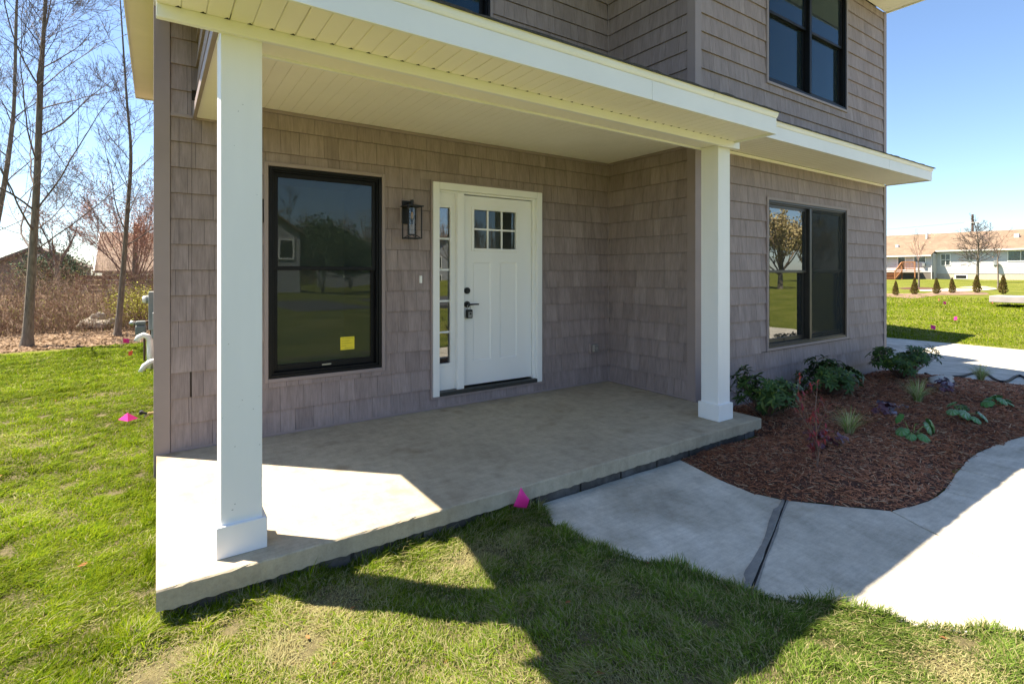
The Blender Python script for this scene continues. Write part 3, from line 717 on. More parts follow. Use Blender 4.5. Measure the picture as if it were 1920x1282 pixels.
MB().add([(-1.64, BY - .63, z0 + .001), (XR + .02, BY - .63, z0 + .001), (XR + .02, 4.85, z0 + .001), (-1.64, 4.85, z0 + .001), (-1.64, 4.85, zr_ - .05), (XR + .02, 4.85, zr_ - .05)],
         [(0, 1, 5, 4), (1, 2, 5), (2, 3, 4, 5), (3, 0, 4), (3, 2, 1, 0)]).build('main_roof', 'asphalt_shingle', house)
# taller unseen rear wing, added to shade the driveway, and garage behind the right corner
MB().box(XR + .001, 6.0, 2.7, 9.8, -.9, 6.9).build('shade_wing_wall', 'siding', house, rnd=[.5] * 8)
MB().add([(XR + .29, 2.3, 7.6), (6.25, 2.3, 7.6), (6.25, 10.4, 5.75), (XR + .29, 10.4, 5.75), (XR + .29, 4.9, zr_), (6.25, 4.9, zr_), (XR + .29, 2.3, 7.4), (6.25, 2.3, 7.4), (6.25, 10.4, 5.55), (XR + .29, 10.4, 5.55)],
         [(0, 1, 5, 4), (2, 3, 4, 5), (6, 7, 1, 0), (1, 7, 8, 2, 5), (3, 9, 6, 0, 4), (9, 8, 7, 6), (3, 2, 8, 9)]).build('main_roof', 'asphalt_shingle', house)
MB().box(XR + .001, 13.0, 2.5, 10, -.9, 4.0).build('garage_wall', 'siding', house, rnd=[.5] * 8)
MB().add([(XR + .03, 2.1, 3.95), (13.4, 2.1, 3.95), (13.4, 10.4, 3.95), (XR + .03, 10.4, 3.95), (XR + .03, 6.25, 6.0), (13.4, 6.25, 6.0)],
         [(0, 1, 5, 4), (1, 2, 5), (2, 3, 4, 5), (3, 0, 4), (3, 2, 1, 0)]).build('garage_roof', 'asphalt_shingle', house)

# ------------------------------------------------------------------ fixtures on the walls
ln = empty('wall_lantern', (-2.765, 0, 1.9), 'black open-frame wall lantern with clear glass cylinder beside the door', 'lantern')
MB().box(-2.830, -2.700, -.030, -.013, 1.852, 2.098).build('mounting_block', 'trim_taupe', ln, bevel=.006)
MB().box(-2.820, -2.712, -.062, -.0305, 1.862, 2.088).build('back_plate', 'black_metal', ln, bevel=.004)
MB().box(-2.778, -2.752, -.165, -.0625, 2.045, 2.072).build('arm', 'black_metal', ln, bevel=.004)
m = MB(); cx, cy = -2.765, -.155
m.add([(cx - .085, cy - .085, 2.018), (cx + .085, cy - .085, 2.018), (cx + .085, cy + .085, 2.018), (cx - .085, cy + .085, 2.018), (cx - .085, cy - .085, 2.028), (cx + .085, cy - .085, 2.028), (cx + .085, cy + .085, 2.028), (cx - .085, cy + .085, 2.028), (cx - .02, cy - .02, 2.043), (cx + .02, cy - .02, 2.043), (cx + .02, cy + .02, 2.043), (cx - .02, cy + .02, 2.043)],
      [(0, 3, 2, 1), (0, 1, 5, 4), (1, 2, 6, 5), (2, 3, 7, 6), (3, 0, 4, 7), (4, 5, 9, 8), (5, 6, 10, 9), (6, 7, 11, 10), (7, 4, 8, 11), (8, 9, 10, 11)]).build('cap', 'black_metal', ln)
MB().tube([(cx, cy, 2.043), (cx, cy, 2.085)], .016, 12).build('finial', 'black_metal', ln)
for sx in (-1, 1):
    for sy in (-1, 1): MB().box(cx + sx * .068 - .0045, cx + sx * .068 + .0045, cy + sy * .068 - .0045, cy + sy * .068 + .0045, 1.722, 2.017).build('frame_post', 'black_metal', ln)
m = MB()
for a in (-1, 1): m.box(cx - .073, cx + .073, cy + a * .068 - .005, cy + a * .068 + .005, 1.712, 1.7215).box(cx + a * .068 - .005, cx + a * .068 + .005, cy - .062, cy + .062, 1.7122, 1.7213)
m.build('frame_ring', 'black_metal', ln)
m = MB().tube([(cx, cy, 1.748), (cx, cy, 1.757)], .040, 16)
for a in range(4): m.tube([(cx + .034 * math.cos(a * 1.571 + .785), cy + .034 * math.sin(a * 1.571 + .785), 1.75), (cx + .062 * math.sqrt(2) * math.cos(a * 1.571 + .785), cy + .062 * math.sqrt(2) * math.sin(a * 1.571 + .785), 1.719)], .004, 6)
m.build('glass_holder', 'black_metal', ln)
MB().tube([(cx, cy, 1.757), (cx, cy, 2.014)], .034, 24, cap=False).build('glass_cylinder', 'glass_clear', ln, smooth=True)
MB().tube([(cx, cy, 2.016), (cx, cy, 1.975)], .013, 12).build('socket', 'black_metal', ln)
MB().tube([(cx, cy, 1.975), (cx, cy, 1.96), (cx, cy, 1.93), (cx, cy, 1.90), (cx, cy, 1.885)], [.011, .016, .023, .018, .004], 14).build('bulb', 'glass_clear', ln, smooth=True)
m = MB()
for a in range(6): m.tube([(cx + .006 * math.cos(a), cy + .006 * math.sin(a), 1.968), (cx + .011 * math.cos(a * 1.05), cy + .011 * math.sin(a * 1.05), 1.905)], .0018, 5)
m.build('filament', 'filament', ln)
db = MB().box(-2.630, -2.606, -.040, -.014, 1.282, 1.357).build('doorbell', 'white_paint', bevel=.004, label='small white doorbell button on the siding left of the door', cat='doorbell')
ob = empty('outlet_cover', (-.285, -.02, .45), 'clear weatherproof outlet cover low on the porch wall near the corner', 'outlet')
MB().box(-.355, -.215, -.030, -.012, .385, .515).build('back_plate', 'trim_taupe', ob, bevel=.005)
MB().box(-.330, -.240, -.080, -.031, .398, .500).build('bubble_cover', 'outlet_clear', ob, bevel=.015)
m = MB(); disc(m, (-.285, .45), .022, -.081, -.084); m.build('plug_face', 'silver', ob)
# utilities on the left wall
em = empty('electric_meter', (-4.85, 5.9, .7), 'grey electric meter box with glass dial on the left side wall', 'meter')
MB().box(-4.905, -4.792, 5.78, 6.05, .42, 1.06).build('enclosure', 'meter_grey', em, bevel=.012)
m = MB().tube([(-4.905, 5.91, .93), (-4.94, 5.91, .93)], [.07, .07], 20); m.build('meter_ring', 'meter_grey', em)
MB().tube([(-4.94, 5.91, .93), (-4.97, 5.91, .93), (-4.99, 5.91, .93)], [.062, .06, .045], 20).build('glass_dome', 'pvc_white', em, smooth=True)
MB().box(-4.85, -4.792, 5.55, 5.70, .44, .72).build('disconnect_box', 'meter_grey', em, bevel=.01)
MB().tube([(-4.84, 5.9, .42), (-4.84, 5.9, -.25)], .03, 12).build('conduit', 'meter_grey', em)
gm = empty('gas_meter', (-5.05, 6.3, .45), 'dark grey gas meter on rusty pipes beside the electric meter', 'meter')
MB().box(-5.10, -4.94, 6.2, 6.42, .30, .47).build('meter_body', 'gas_grey', gm, bevel=.03)
MB().box(-5.095, -4.945, 6.22, 6.4, .471, .54).build('index_head', 'gas_grey', gm, bevel=.02)
m = MB().tube([(-5.095, 6.31, .51), (-5.15, 6.31, .51), (-5.18, 6.31, .49)], [.035, .045, .02], 14); m.build('regulator', 'silver', gm, smooth=True)
MB().tube([(-4.95, 6.31, .52), (-4.90, 6.31, .53), (-4.87, 6.31, .50), (-4.87, 6.31, -.25)], .022, 10).build('riser_pipe', 'pipe_rust', gm)
MB().tube([(-4.97, 6.45, .38), (-4.97, 6.45, -.25)], .018, 10).build('riser_pipe', 'pipe_rust', gm)
dp_ = empty('drain_pipe', (-4.9, 5.6, 0), 'bent white plastic discharge pipe by the left side wall', 'pipe')
MB().tube([(-5.06, 5.62, .27), (-5.03, 5.62, .33), (-4.97, 5.62, .36), (-4.91, 5.62, .33), (-4.885, 5.62, .27), (-4.88, 5.62, .1), (-4.88, 5.62, -.22)], .045, 14).build('gooseneck', 'pvc_white', dp_, smooth=True)
MB().tube([(-4.79, 5.35, -.03), (-4.88, 5.35, -.05), (-4.95, 5.33, -.1), (-5.0, 5.31, -.2)], .042, 14).build('elbow', 'pvc_white', dp_, smooth=True)
hb = empty('hose_bib', (-4.83, 1.0, .1), 'brass outdoor tap low on the left wall', 'tap')
MB().tube([(-4.79, 1.0, .10), (-4.85, 1.0, .10), (-4.88, 1.0, .07)], .014, 10).build('spout', 'brass', hb)
m = MB(); m.tube([(-4.86, 1.0, .10), (-4.90, 1.0, .115)], .010, 8); m.tube([(-4.905, .965, .117), (-4.905, 1.035, .117)], .016, 8); m.build('handle', 'black_metal', hb)

# ------------------------------------------------------------------ marker flags
def flag(x, y, z, mat, yaw, lean, size, label, fold=.0, hgt=.16):
    e = empty('marker_flag', (x, y, z), label, 'flag', 'utility marker flags in the grass')
    d = Vector((math.cos(yaw), math.sin(yaw), 0)); top = Vector((x, y, z)) + Vector((lean * d.x, lean * d.y, hgt))
    MB().tube([(x, y, z - .02), tuple(Vector((x, y, z)).lerp(top, .5)), tuple(top)], .0018, 6).build('wire', 'silver', e)
    n = 6; V = []; F = []
    for i in range(n + 1):
        for j in range(3):
            t = i / n; p = top + d * (size * t) + Vector((-d.y, d.x, 0)) * (math.sin(t * 3.4) * fold) - Vector((0, 0, size * .42 * j + size * .25 * t))
            V.append(tuple(p))
    for i in range(n):
        for j in range(2): F.append((3 * i + j, 3 * i + j + 1, 3 * i + j + 4, 3 * i + j + 3))
    o = MB().add(V, F).build('pennant', mat, e); s = o.modifiers.new('thick', 'SOLIDIFY'); s.thickness = .0008
    return e
e = empty('marker_flag', (-2.84, -2.10, -.18), 'bright pink marker flag at the foot of the porch slab', 'flag', 'utility marker flags in the grass')
MB().tube([(-2.84, -2.10, -.2), (-2.85, -2.105, -.1), (-2.872, -2.11, .028)], .0018, 6).build('wire', 'silver', e)
V = []; F = []; rv = Vector((.826, -.564, 0)); fv = Vector((.564, .826, 0)); o0 = Vector((-2.872, -2.112, -.09))
tl, bl, br_, tr = (0, .122), (-.047, .002), (.037, -.020), (.055, .045)
for i in range(7):
    for j in range(7):
        a, b = i / 6, j / 6; u = (1 - a) * ((1 - b) * tl[0] + b * bl[0]) + a * ((1 - b) * tr[0] + b * br_[0]); v = (1 - a) * ((1 - b) * tl[1] + b * bl[1]) + a * ((1 - b) * tr[1] + b * br_[1])
        V.append(tuple(o0 + rv * u + Vector((0, 0, v)) - fv * (.012 * math.sin(a * 3.0 + b) + .006 * math.sin(b * 5) + .01)))
for i in range(6):
    for j in range(6): F.append((7 * i + j, 7 * i + j + 1, 7 * i + j + 8, 7 * i + j + 7))
o = MB().add(V, F).build('pennant', 'flag_pink', e, smooth=True); md = o.modifiers.new('thick', 'SOLIDIFY'); md.thickness = .0006
# the tent-folded flag on the left lawn
e = empty('marker_flag', (-5.03, 1.80, -.2), 'pink marker flag folded like a small tent on the left lawn', 'flag', 'utility marker flags in the grass')
MB().tube([(-5.03, 1.8, -.22), (-5.03, 1.8, -.05)], .0018, 6).build('wire', 'silver', e)
o = MB().add([(-5.035, 1.80, -.045), (-5.115, 1.84, -.112), (-5.03, 1.74, -.122), (-4.945, 1.80, -.115)], [(0, 1, 2), (0, 2, 3)]).build('pennant', 'flag_pink', e); s = o.modifiers.new('thick', 'SOLIDIFY'); s.thickness = .0008
for x, y, mt, yw, ln_, sz, lb in ((-5.44, 9.2, 'flag_pink', .3, .05, .11, 'pink marker flag at the lawn edge near the slim tree trunk'),
                             (-5.10, 7.1, 'flag_orange', -2.2, .10, .09, 'reddish marker flag leaning on the lawn before the white drain pipe'),
                             (15.3, 1.36, 'flag_pink', -.6, .12, .15, 'pink marker flag nearest the driveway, left of two on the right lawn'),
                             (17.6, 1.2, 'flag_pink', .9, .05, .14, 'pink marker flag right of its neighbour on the right lawn'),
                             (22.7, 3.1, 'flag_pink', -.4, .05, .14, 'pink marker flag just in front of the small evergreens'),
                             (24.0, 3.6, 'flag_orange', .2, .1, .12, 'faint reddish marker flag low among the evergreen mulch'),
                             (24.3, 1.85, 'flag_orange', .3, .05, .18, 'orange marker flag beside the raised pale slab')):
    flag(x, y, gzf(x, y), mt, yw, ln_, sz, lb, .02, .18 if x < 0 else .22)

# ------------------------------------------------------------------ lawn blades
def in_poly(x, y, P):
    c = np.zeros(len(x), bool); n = len(P)
    for i in range(n):
        x0, y0 = P[i]; x1, y1 = P[(i + 1) % n]
        k = ((y0 > y) != (y1 > y)) & (x < (x1 - x0) * (y - y0) / (y1 - y0 + 1e-12) + x0); c ^= k
    return c
WALKOUT = [(-2.70, -2.0), (-2.75, -2.423), (-2.722, -2.625), (-2.63, -2.822), (-2.497, -3.037), (-2.40, -3.362), (-2.255, -3.54), (-2.16, -3.64), (-1.96, -3.965), (-1.70, -4.20), (-1.32, -4.48), (-.6, -4.69), (.25, -4.79), (6, -4.88), (6, -2), (-1, -1.9)]
PATCH = [(-5.66, -2.27, .14, .05), (-5.60, -1.95, .10, .05), (-5.72, -1.05, .08, .10), (-5.70, -1.3, .06, .06), (-4.98, -3.0, .07, .05), (-4.80, -2.35, .10, .06), (-4.32, -2.52, .10, .05), (-4.05, -2.30, .12, .05), (-3.40, -3.45, .12, .04), (-3.3, -2.35, .16, .05), (-5.3, 3.6, .14, .08), (-2.2, -4.1, .12, .05)]
def patchiness(x, y):
    s = np.zeros(len(x))
    for (a, b, rx, ry) in PATCH: s = np.maximum(s, np.exp(-(((x - a) / (rx * 1.3)) ** 2 + ((y - b) / (ry * 2.2)) ** 2)))
    return s
def blades(name, x, y, wmul, seed, lab, tall=1.0):
    r = np.random.default_rng(seed); n = len(x); z = gz(x, y) - .002
    pt = patchiness(x, y); nz = vnoise(x, y, 3, 2.2); nz2 = vnoise(x, y, 8, 6.5); nz3 = vnoise(x, y, 21, .9); tuft = vnoise(x, y, 33, 17)
    straw = np.clip(.03 + .38 * np.clip((x + 6.4) / 2.2, 0, 1) * np.clip((-.6 - y) / 1.5, 0, 1) + .75 * pt + .36 * (nz - .6) + .26 * (nz2 - .55), .03, .95)
    isst = r.random(n) < straw
    ln_ = (.024 + .028 * r.random(n)) * (.42 + 1.15 * tuft) * (1 - .3 * pt) * (1 + .8 * np.exp(-((y + 2.10) / .07) ** 2) * (x > -4.9))
    ln_ *= np.where((x > -3.6) & (y < -2.1), 1.08, 1.0)
    ln_ = ln_ * tall
    lay = (.55 if tall == 1 else .25) + .70 * nz2 + .35 * r.random(n)              # matted: how far the blade leans
    ang = 0.9 + 2.6 * (nz - .5) + 1.2 * (nz3 - .5) + r.normal(0, .85, n) + np.where(r.random(n) < .2, r.uniform(-3, 3, n), 0)
    dx, dy = np.cos(ang), np.sin(ang)
    wd = (.0013 + .0013 * r.random(n)) * wmul
    ln_ = ln_ * (1 + .25 * (wmul - 1))
    px, py = -dy, dx
    tw = r.normal(0, .5, n); qx = px * np.cos(tw) + dx * np.sin(tw); qy = py * np.cos(tw) + dy * np.sin(tw)
    h1 = ln_ * (.56 - .10 * lay); l1 = lay * ln_ * .30; h2 = ln_ * (.98 - .42 * lay); l2 = lay * ln_ * .95
    V = np.empty((n, 5, 3), np.float32)
    V[:, 0] = np.stack([x - qx * wd, y - qy * wd, z], 1); V[:, 1] = np.stack([x + qx * wd, y + qy * wd, z], 1)
    V[:, 2] = np.stack([x + dx * l1 - qx * wd * .8, y + dy * l1 - qy * wd * .8, z + h1], 1); V[:, 3] = np.stack([x + dx * l1 + qx * wd * .8, y + dy * l1 + qy * wd * .8, z + h1], 1)
    V[:, 4] = np.stack([x + dx * l2, y + dy * l2, z + np.maximum(h2, .008)], 1)
    b = (np.arange(n) * 5)[:, None]
    Q = b + np.array([[0, 1, 3, 2]]); Tt = b + np.array([[2, 3, 4]])
    g1 = np.array([.062, .130, .002]); g2 = np.array([.215, .270, .004]); g3 = np.array([.125, .205, .050]); s1 = np.array([.44, .43, .21]); s2 = np.array([.28, .235, .10])
    u = r.random((n, 1)); cool = np.clip((x + 4.6) / 2.2, 0, 1)[:, None] * np.clip((-1.5 - y) / 1, 0, 1)[:, None]  # cool: porch shade put into the front blades as a cooler green
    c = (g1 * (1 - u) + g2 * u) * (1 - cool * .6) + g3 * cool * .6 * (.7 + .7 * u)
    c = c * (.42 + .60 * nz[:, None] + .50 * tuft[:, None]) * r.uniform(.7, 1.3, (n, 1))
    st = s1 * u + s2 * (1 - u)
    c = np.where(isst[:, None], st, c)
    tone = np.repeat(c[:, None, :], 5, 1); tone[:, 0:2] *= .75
    o = npmesh(name, V.reshape(-1, 3), [Q, Tt], 'grass_blade', tone=tone.reshape(-1, 3))
    return tag(o, lab, 'grass', kind='stuff')
def sample(x0, x1, y0, y1, dens, seed):
    r = np.random.default_rng(seed); n = int((x1 - x0) * (y1 - y0) * dens)
    x = r.uniform(x0, x1, n); y = r.uniform(y0, y1, n)
    dx, dy = x - CAM[0], y - CAM[1]; dep = dx * sY + dy * cY; rt = dx * cY - dy * sY
    keep = (dep > .9) & (np.abs(rt) < dep * 1.12 + .9)
    keep &= ~((x > XL + .03) & (x < 4.9) & (y > -2.015) & (y < 10)) & ~in_poly(x, y, WALKOUT)
    keep &= ~((x > 4.6) & (x < 13.3) & (y > -12))
    d = np.hypot(dx, dy)
    pr = np.minimum(1, (3.2 / np.maximum(d, .5)) ** 1.55) * (1 - .28 * patchiness(x, y))
    keep &= r.random(n) < pr
    return x[keep], y[keep], np.clip((d[keep] / 3.2), 1, 9) ** .75
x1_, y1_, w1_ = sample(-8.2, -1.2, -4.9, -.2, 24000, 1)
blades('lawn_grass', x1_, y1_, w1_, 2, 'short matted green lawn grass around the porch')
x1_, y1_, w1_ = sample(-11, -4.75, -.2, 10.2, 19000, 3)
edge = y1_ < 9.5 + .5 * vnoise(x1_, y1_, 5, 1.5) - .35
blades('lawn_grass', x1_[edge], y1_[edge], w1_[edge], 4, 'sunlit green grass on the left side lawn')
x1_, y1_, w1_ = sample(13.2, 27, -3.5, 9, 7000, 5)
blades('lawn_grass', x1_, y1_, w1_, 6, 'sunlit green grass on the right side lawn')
# longer blades along the edges of walk and slab
def edge_blades():
    r = np.random.default_rng(17); X = []; Y = []
    for (a, b), den in [((WALKOUT[i], WALKOUT[i + 1]), 950) for i in range(12)] + [(((XL + .02, -2.04), (-2.72, -2.04)), 520), (((XL - .02, -2.0), (XL - .02, 1.5)), 420)]:
        n = int(math.dist(a, b) * den); t = r.random(n); nx_, ny_ = (b[1] - a[1]), -(b[0] - a[0]); q = math.hypot(nx_, ny_); off = np.abs(r.normal(0, .022, n)) + .002
        sg = -1 if b[1] == a[1] or b[0] > a[0] and a[1] > b[1] else -1
        px, py = a[0] + (b[0] - a[0]) * t, a[1] + (b[1] - a[1]) * t
        if a[1] == b[1]: px, py = px, py - off
        elif a[0] == b[0]: px, py = px - off, py
        else: px, py = px + nx_ / q * off, py + ny_ / q * off
        X.append(px); Y.append(py)
    return np.concatenate(X), np.concatenate(Y)
EX, EY = edge_blades()
blades('lawn_grass', EX, EY, np.full(len(EX), 1.0), 8, 'longer green grass fringing the walkway and the porch slab', 1.5)
# thatch sheet under the near blades
def sheet(name, poly, dz, mat, step=.12):
    P = np.array(poly); x0, y0 = P.min(0); x1, y1 = P.max(0); bm = bmesh.new()
    f = bm.faces.new([bm.verts.new((a, b, 0)) for a, b in poly]); bm.normal_update()
    if f.normal.z < 0: f.normal_flip()
    for ax in (0, 1):
        lo, hi = (x0, x1) if ax == 0 else (y0, y1)
        for v in np.arange(lo + step, hi, step):
            bmesh.ops.bisect_plane(bm, geom=bm.verts[:] + bm.edges[:] + bm.faces[:], plane_co=(v, v, 0), plane_no=(1, 0, 0) if ax == 0 else (0, 1, 0))
    for v in bm.verts: v.co.z = dz(v.co.x, v.co.y) if callable(dz) else gzf(v.co.x, v.co.y) + dz
    me = bpy.data.meshes.new(name); bm.to_mesh(me); bm.free(); me.materials.append(M[mat]); me.polygons.foreach_set('use_smooth', [True] * len(me.polygons))
    o = bpy.data.objects.new(name, me); col.objects.link(o); return o
tag(sheet('turf_base', [(-8.5, -5.2), (-1.0, -5.2), (-1.0, -4.7), (-2.4, -3.4), (-2.72, -2.06), (-4.70, -2.0), (-4.72, 4), (-8.5, 4)], .004, 'thatch', .5), 'brown thatch and soil under the grass, darkened to read as shadow', kind='structure')
# stray dead leaves on the grass
V = []; F = []; C_ = []; r = np.random.default_rng(12)
lx = np.concatenate([r.uniform(-4.6, -1.6, 40), r.uniform(-7, -5, 25)]); ly = np.concatenate([r.uniform(-4.6, -2.2, 40), r.uniform(-3, 6, 25)])
ok = ~in_poly(lx, ly, WALKOUT)
for k, (x, y) in enumerate(zip(lx[ok], ly[ok])):
    a = r.uniform(0, 6.28); s = r.uniform(.008, .016); z = gzf(x, y) + r.uniform(.012, .03)
    P = [(-1.6, 0, 0), (-.3, .7, .25), (1.5, .1, .1), (-.2, -.7, .2)]
    n0 = len(V)
    for p in P: V.append((x + s * (p[0] * math.cos(a) - p[1] * math.sin(a)), y + s * (p[0] * math.sin(a) + p[1] * math.cos(a)), z + s * p[2]))
    F.append((n0, n0 + 1, n0 + 2, n0 + 3)); C_ += [np.array([.30, .13, .05]) * r.uniform(.6, 1.3)] * 4
tag(npmesh('dead_leaves', np.array(V), [np.array(F)], 'litter', tone=np.array(C_)), 'scattered dry brown leaves lying on the grass', 'leaves', kind='stuff')

# ------------------------------------------------------------------ planting bed
BED = [(-1.19, -2.03), (-1.287, -2.467), (-1.311, -2.736), (-1.245, -2.925), (-1.008, -3.195), (-.816, -3.402), (-.439, -3.487), (-.127, -3.486), (.302, -3.427), (1.051, -3.368), (2.03, -3.475), (4.0, -3.45), (5.30, -3.42), (5.12, -2.85), (4.98, -2.5), (4.78, -2.05), (4.72, -1.7), (4.80, -1.32), (-.02, -1.32), (-.035, -2.04)]
BP = np.array(BED)
def bed_edge(x, y):
    d = 9.
    for i in range(len(BED)):
        a = BP[i]; b = BP[(i + 1) % len(BED)]; t = max(0, min(1, ((x - a[0]) * (b[0] - a[0]) + (y - a[1]) * (b[1] - a[1])) / ((b - a) @ (b - a)))); q = a + t * (b - a); d = min(d, math.hypot(x - q[0], y - q[1]))
    return d
def bedz(x, y):
    base = -.169 if x < 4.4 else -.169 + float(np.interp(x, GX, GZ)) + .173
    return base + .07 * min(1, bed_edge(x, y) / .35) + .012 * math.sin(5 * x + 2 * y) * math.sin(4 * y - x) + .006 * math.sin(19 * x) * math.sin(17 * y)
bed = sheet('planting_bed', BED, bedz, 'mulch_soil', .1); tag(bed, 'mulched planting bed in front of the house', kind='structure')
def chips():
    r = np.random.default_rng(9); n = 60000
    x = r.uniform(-1.35, 5.4, n); y = r.uniform(-3.5, -.95, n); k = in_poly(x, y, BED)
    d = np.hypot(x - CAM[0], y - CAM[1]); k &= r.random(n) < np.clip((5.5 / d) ** 1.2, .2, 1)
    x, y = x[k], y[k]; n = len(x); d = np.hypot(x - CAM[0], y - CAM[1])
    z = np.array([bedz(a, b) for a, b in zip(x, y)]) + r.uniform(.0, .016, n)
    Ls = r.gamma(2.2, .008, n).clip(.006, .05) * np.clip(d / 5, 1, 1.5); wd = r.uniform(.0012, .0042, n) * np.clip(d / 5, 1, 1.5); a = r.uniform(0, 6.28, n); pt = r.normal(0, .22, n)
    dx, dy, dz = np.cos(a) * np.cos(pt), np.sin(a) * np.cos(pt), np.sin(pt); px, py = -np.sin(a), np.cos(a); rl = r.normal(0, .5, n)
    V = np.empty((n, 8, 3), np.float32); c = np.stack([x, y, z], 1); D = np.stack([dx, dy, dz], 1) * Ls[:, None]
    P = np.stack([px * np.cos(rl), py * np.cos(rl), np.sin(rl)], 1) * wd[:, None]; N = np.cross(D, P); N /= np.linalg.norm(N, axis=1)[:, None] + 1e-9; N *= (wd * .5)[:, None]
    N *= np.sign(N[:, 2:3] + 1e-9)
    for i, (s, t) in enumerate(((-1, -1), (1, -1), (1, 1), (-1, 1))):
        taper = .55 if s > 0 else 1
        V[:, i] = c + D * s + P * t * taper - N; V[:, i + 4] = c + D * s + P * t * taper * .8 + N
    b = (np.arange(n) * 8)[:, None]; Fs = np.concatenate([b + np.array([q]) for q in BOXF[1:]])
    u = r.random((n, 1)); v = r.random((n, 1))
    C = np.array([.145, .055, .029]) * (1 - u) + np.array([.42, .18, .095]) * u
    C = np.where(v > .86, np.array([.44, .29, .18]) * (.6 + .5 * u), C); fade = vnoise(x, y, 4, 1.3)[:, None]
    C = C * (.8 + .5 * fade) + np.array([.05, .04, .03]) * np.clip(fade - .5, 0, 1)
    return tag(npmesh('bark_mulch', V.reshape(-1, 3), [Fs], 'wood_chip', tone=np.repeat(C, 8, 0)), 'shredded reddish-brown bark mulch covering the planting bed', 'mulch', kind='stuff')
chips()

# ---- leaves
def leaf_geo(L_, W_, curve=.2, fold=.15, n=4, tip=1.0):
    """elliptic leaf along +X, returns V,F"""
    V = []; F = []
    for i in range(n + 1):
        t = i / n; wv = W_ * math.sin(math.pi * min(1, (t * .92 + .05) ** tip)) if 0 < i < n else W_ * .04
        zc = -curve * L_ * t * t
        V += [(t * L_, -wv, zc + fold * wv), (t * L_, 0, zc), (t * L_, wv, zc + fold * wv)]
    for i in range(n):
        a = 3 * i; F += [(a, a + 3, a + 4, a + 1), (a + 1, a + 4, a + 5, a + 2)]
    return np.array(V), np.array(F)
def scatter_leaves(base, V0, F0, mats, tones):
    n = len(mats); nv = len(V0)
    V = np.einsum('nij,vj->nvi', mats[:, :, :3], V0) + mats[:, None, :, 3]
    F = (np.arange(n)[:, None, None] * nv + F0[None]).reshape(-1, F0.shape[1])
    return V.reshape(-1, 3), F, np.repeat(tones, nv, 0)
def orient(p, d, up, s):
    d = d / np.linalg.norm(d); y = np.cross(up, d); y /= np.linalg.norm(y) + 1e-9; z = np.cross(d, y)
    return np.concatenate([np.stack([d, y, z], 1) * s, p[:, None]], 1)
def rhodo(loc, seed, rx, ry, h, label):
    r = np.random.default_rng(seed); e = empty('rhododendron', loc, label, 'shrub', 'dark green shrubs along the house wall')
    lobes = [np.array([rx * .72 * math.cos(2.4 * i + seed) * (i > 0), ry * .72 * math.sin(2.4 * i + seed) * (i > 0), h * r.uniform(.32, .80)]) for i in range(7)]; P = []; stems = MB(); V0, F0 = leaf_geo(1, .16, .22, .3, 4); mats = []; tn = []; buds = MB()
    for k in range(170):
        a = r.uniform(0, 6.28); q = r.random() ** .45; zt = r.uniform(.12, 1)
        rr = math.sqrt(max(0, 1 - (abs(zt - .45) / .62) ** 2.2)) * (.7 + .35 * math.sin(a * 3 + seed) * .5 + .2 * r.random())
        c = np.array([rx * rr * q * math.cos(a), ry * rr * q * math.sin(a), h * zt])
        lb = lobes[k % len(lobes)]; c = lb + (c - np.array([0, 0, h * .45])) * np.array([.50, .50, .55]); c[2] = max(c[2], .03)
        if k % 2 == 0: stems.tube([(loc[0], loc[1], loc[2] - .02), (loc[0] + c[0] * .5, loc[1] + c[1] * .5, loc[2] + c[2] * .45), (loc[0] + c[0], loc[1] + c[1], loc[2] + c[2])], [.006, .004, .0025], 5)
        out = c / np.array([rx, ry, h]) - np.array([0, 0, .35]); out /= np.linalg.norm(out) + 1e-6; out = out + np.array([0, 0, .55]); out /= np.linalg.norm(out)
        u = np.cross(out, [0.3, .1, 1.]); u /= np.linalg.norm(u); v = np.cross(out, u)
        nl = r.integers(6, 10)
        for i in range(nl):
            b = 6.28 * i / nl + r.normal(0, .25); tilt = r.uniform(-.25, .55)
            d = (u * math.cos(b) + v * math.sin(b)) * math.cos(tilt) + out * math.sin(tilt)
            mats.append(orient(c, d, out + r.normal(0, .15, 3), r.uniform(.055, .09))); g = r.uniform(.65, 1.35)
            tn.append(np.array([.045, .092, .020]) * g + (np.array([.05, .05, .0]) if r.random() < .07 else 0))
        if r.random() < .45:
            q2 = c + out * .012; buds.tube([tuple(np.array(loc) + q2), tuple(np.array(loc) + q2 + out * .012), tuple(np.array(loc) + q2 + out * .026)], [.003, .0065, .001], 6)
    V, F_, tone = scatter_leaves(None, V0, F0, np.array(mats), np.array(tn))
    npmesh('foliage', V + np.array(loc), [F_], 'leaf_tone', e, tone=tone, smooth=True)
    stems.build('stems', 'stem_brown', e); buds.build('buds', 'stem_green', e, kind='stuff')
rhodo((.40, -1.86, bedz(.4, -1.86)), 3, .34, .30, .46, 'dark green leafy shrub next to the end of the porch slab')
rhodo((1.95, -1.78, bedz(1.95, -1.78)), 5, .46, .34, .42, 'dark green leafy shrub under the twin front window')
rhodo((3.78, -1.90, bedz(3.78, -1.9)), 8, .55, .38, .44, 'dark green leafy shrub near the right corner of the house')
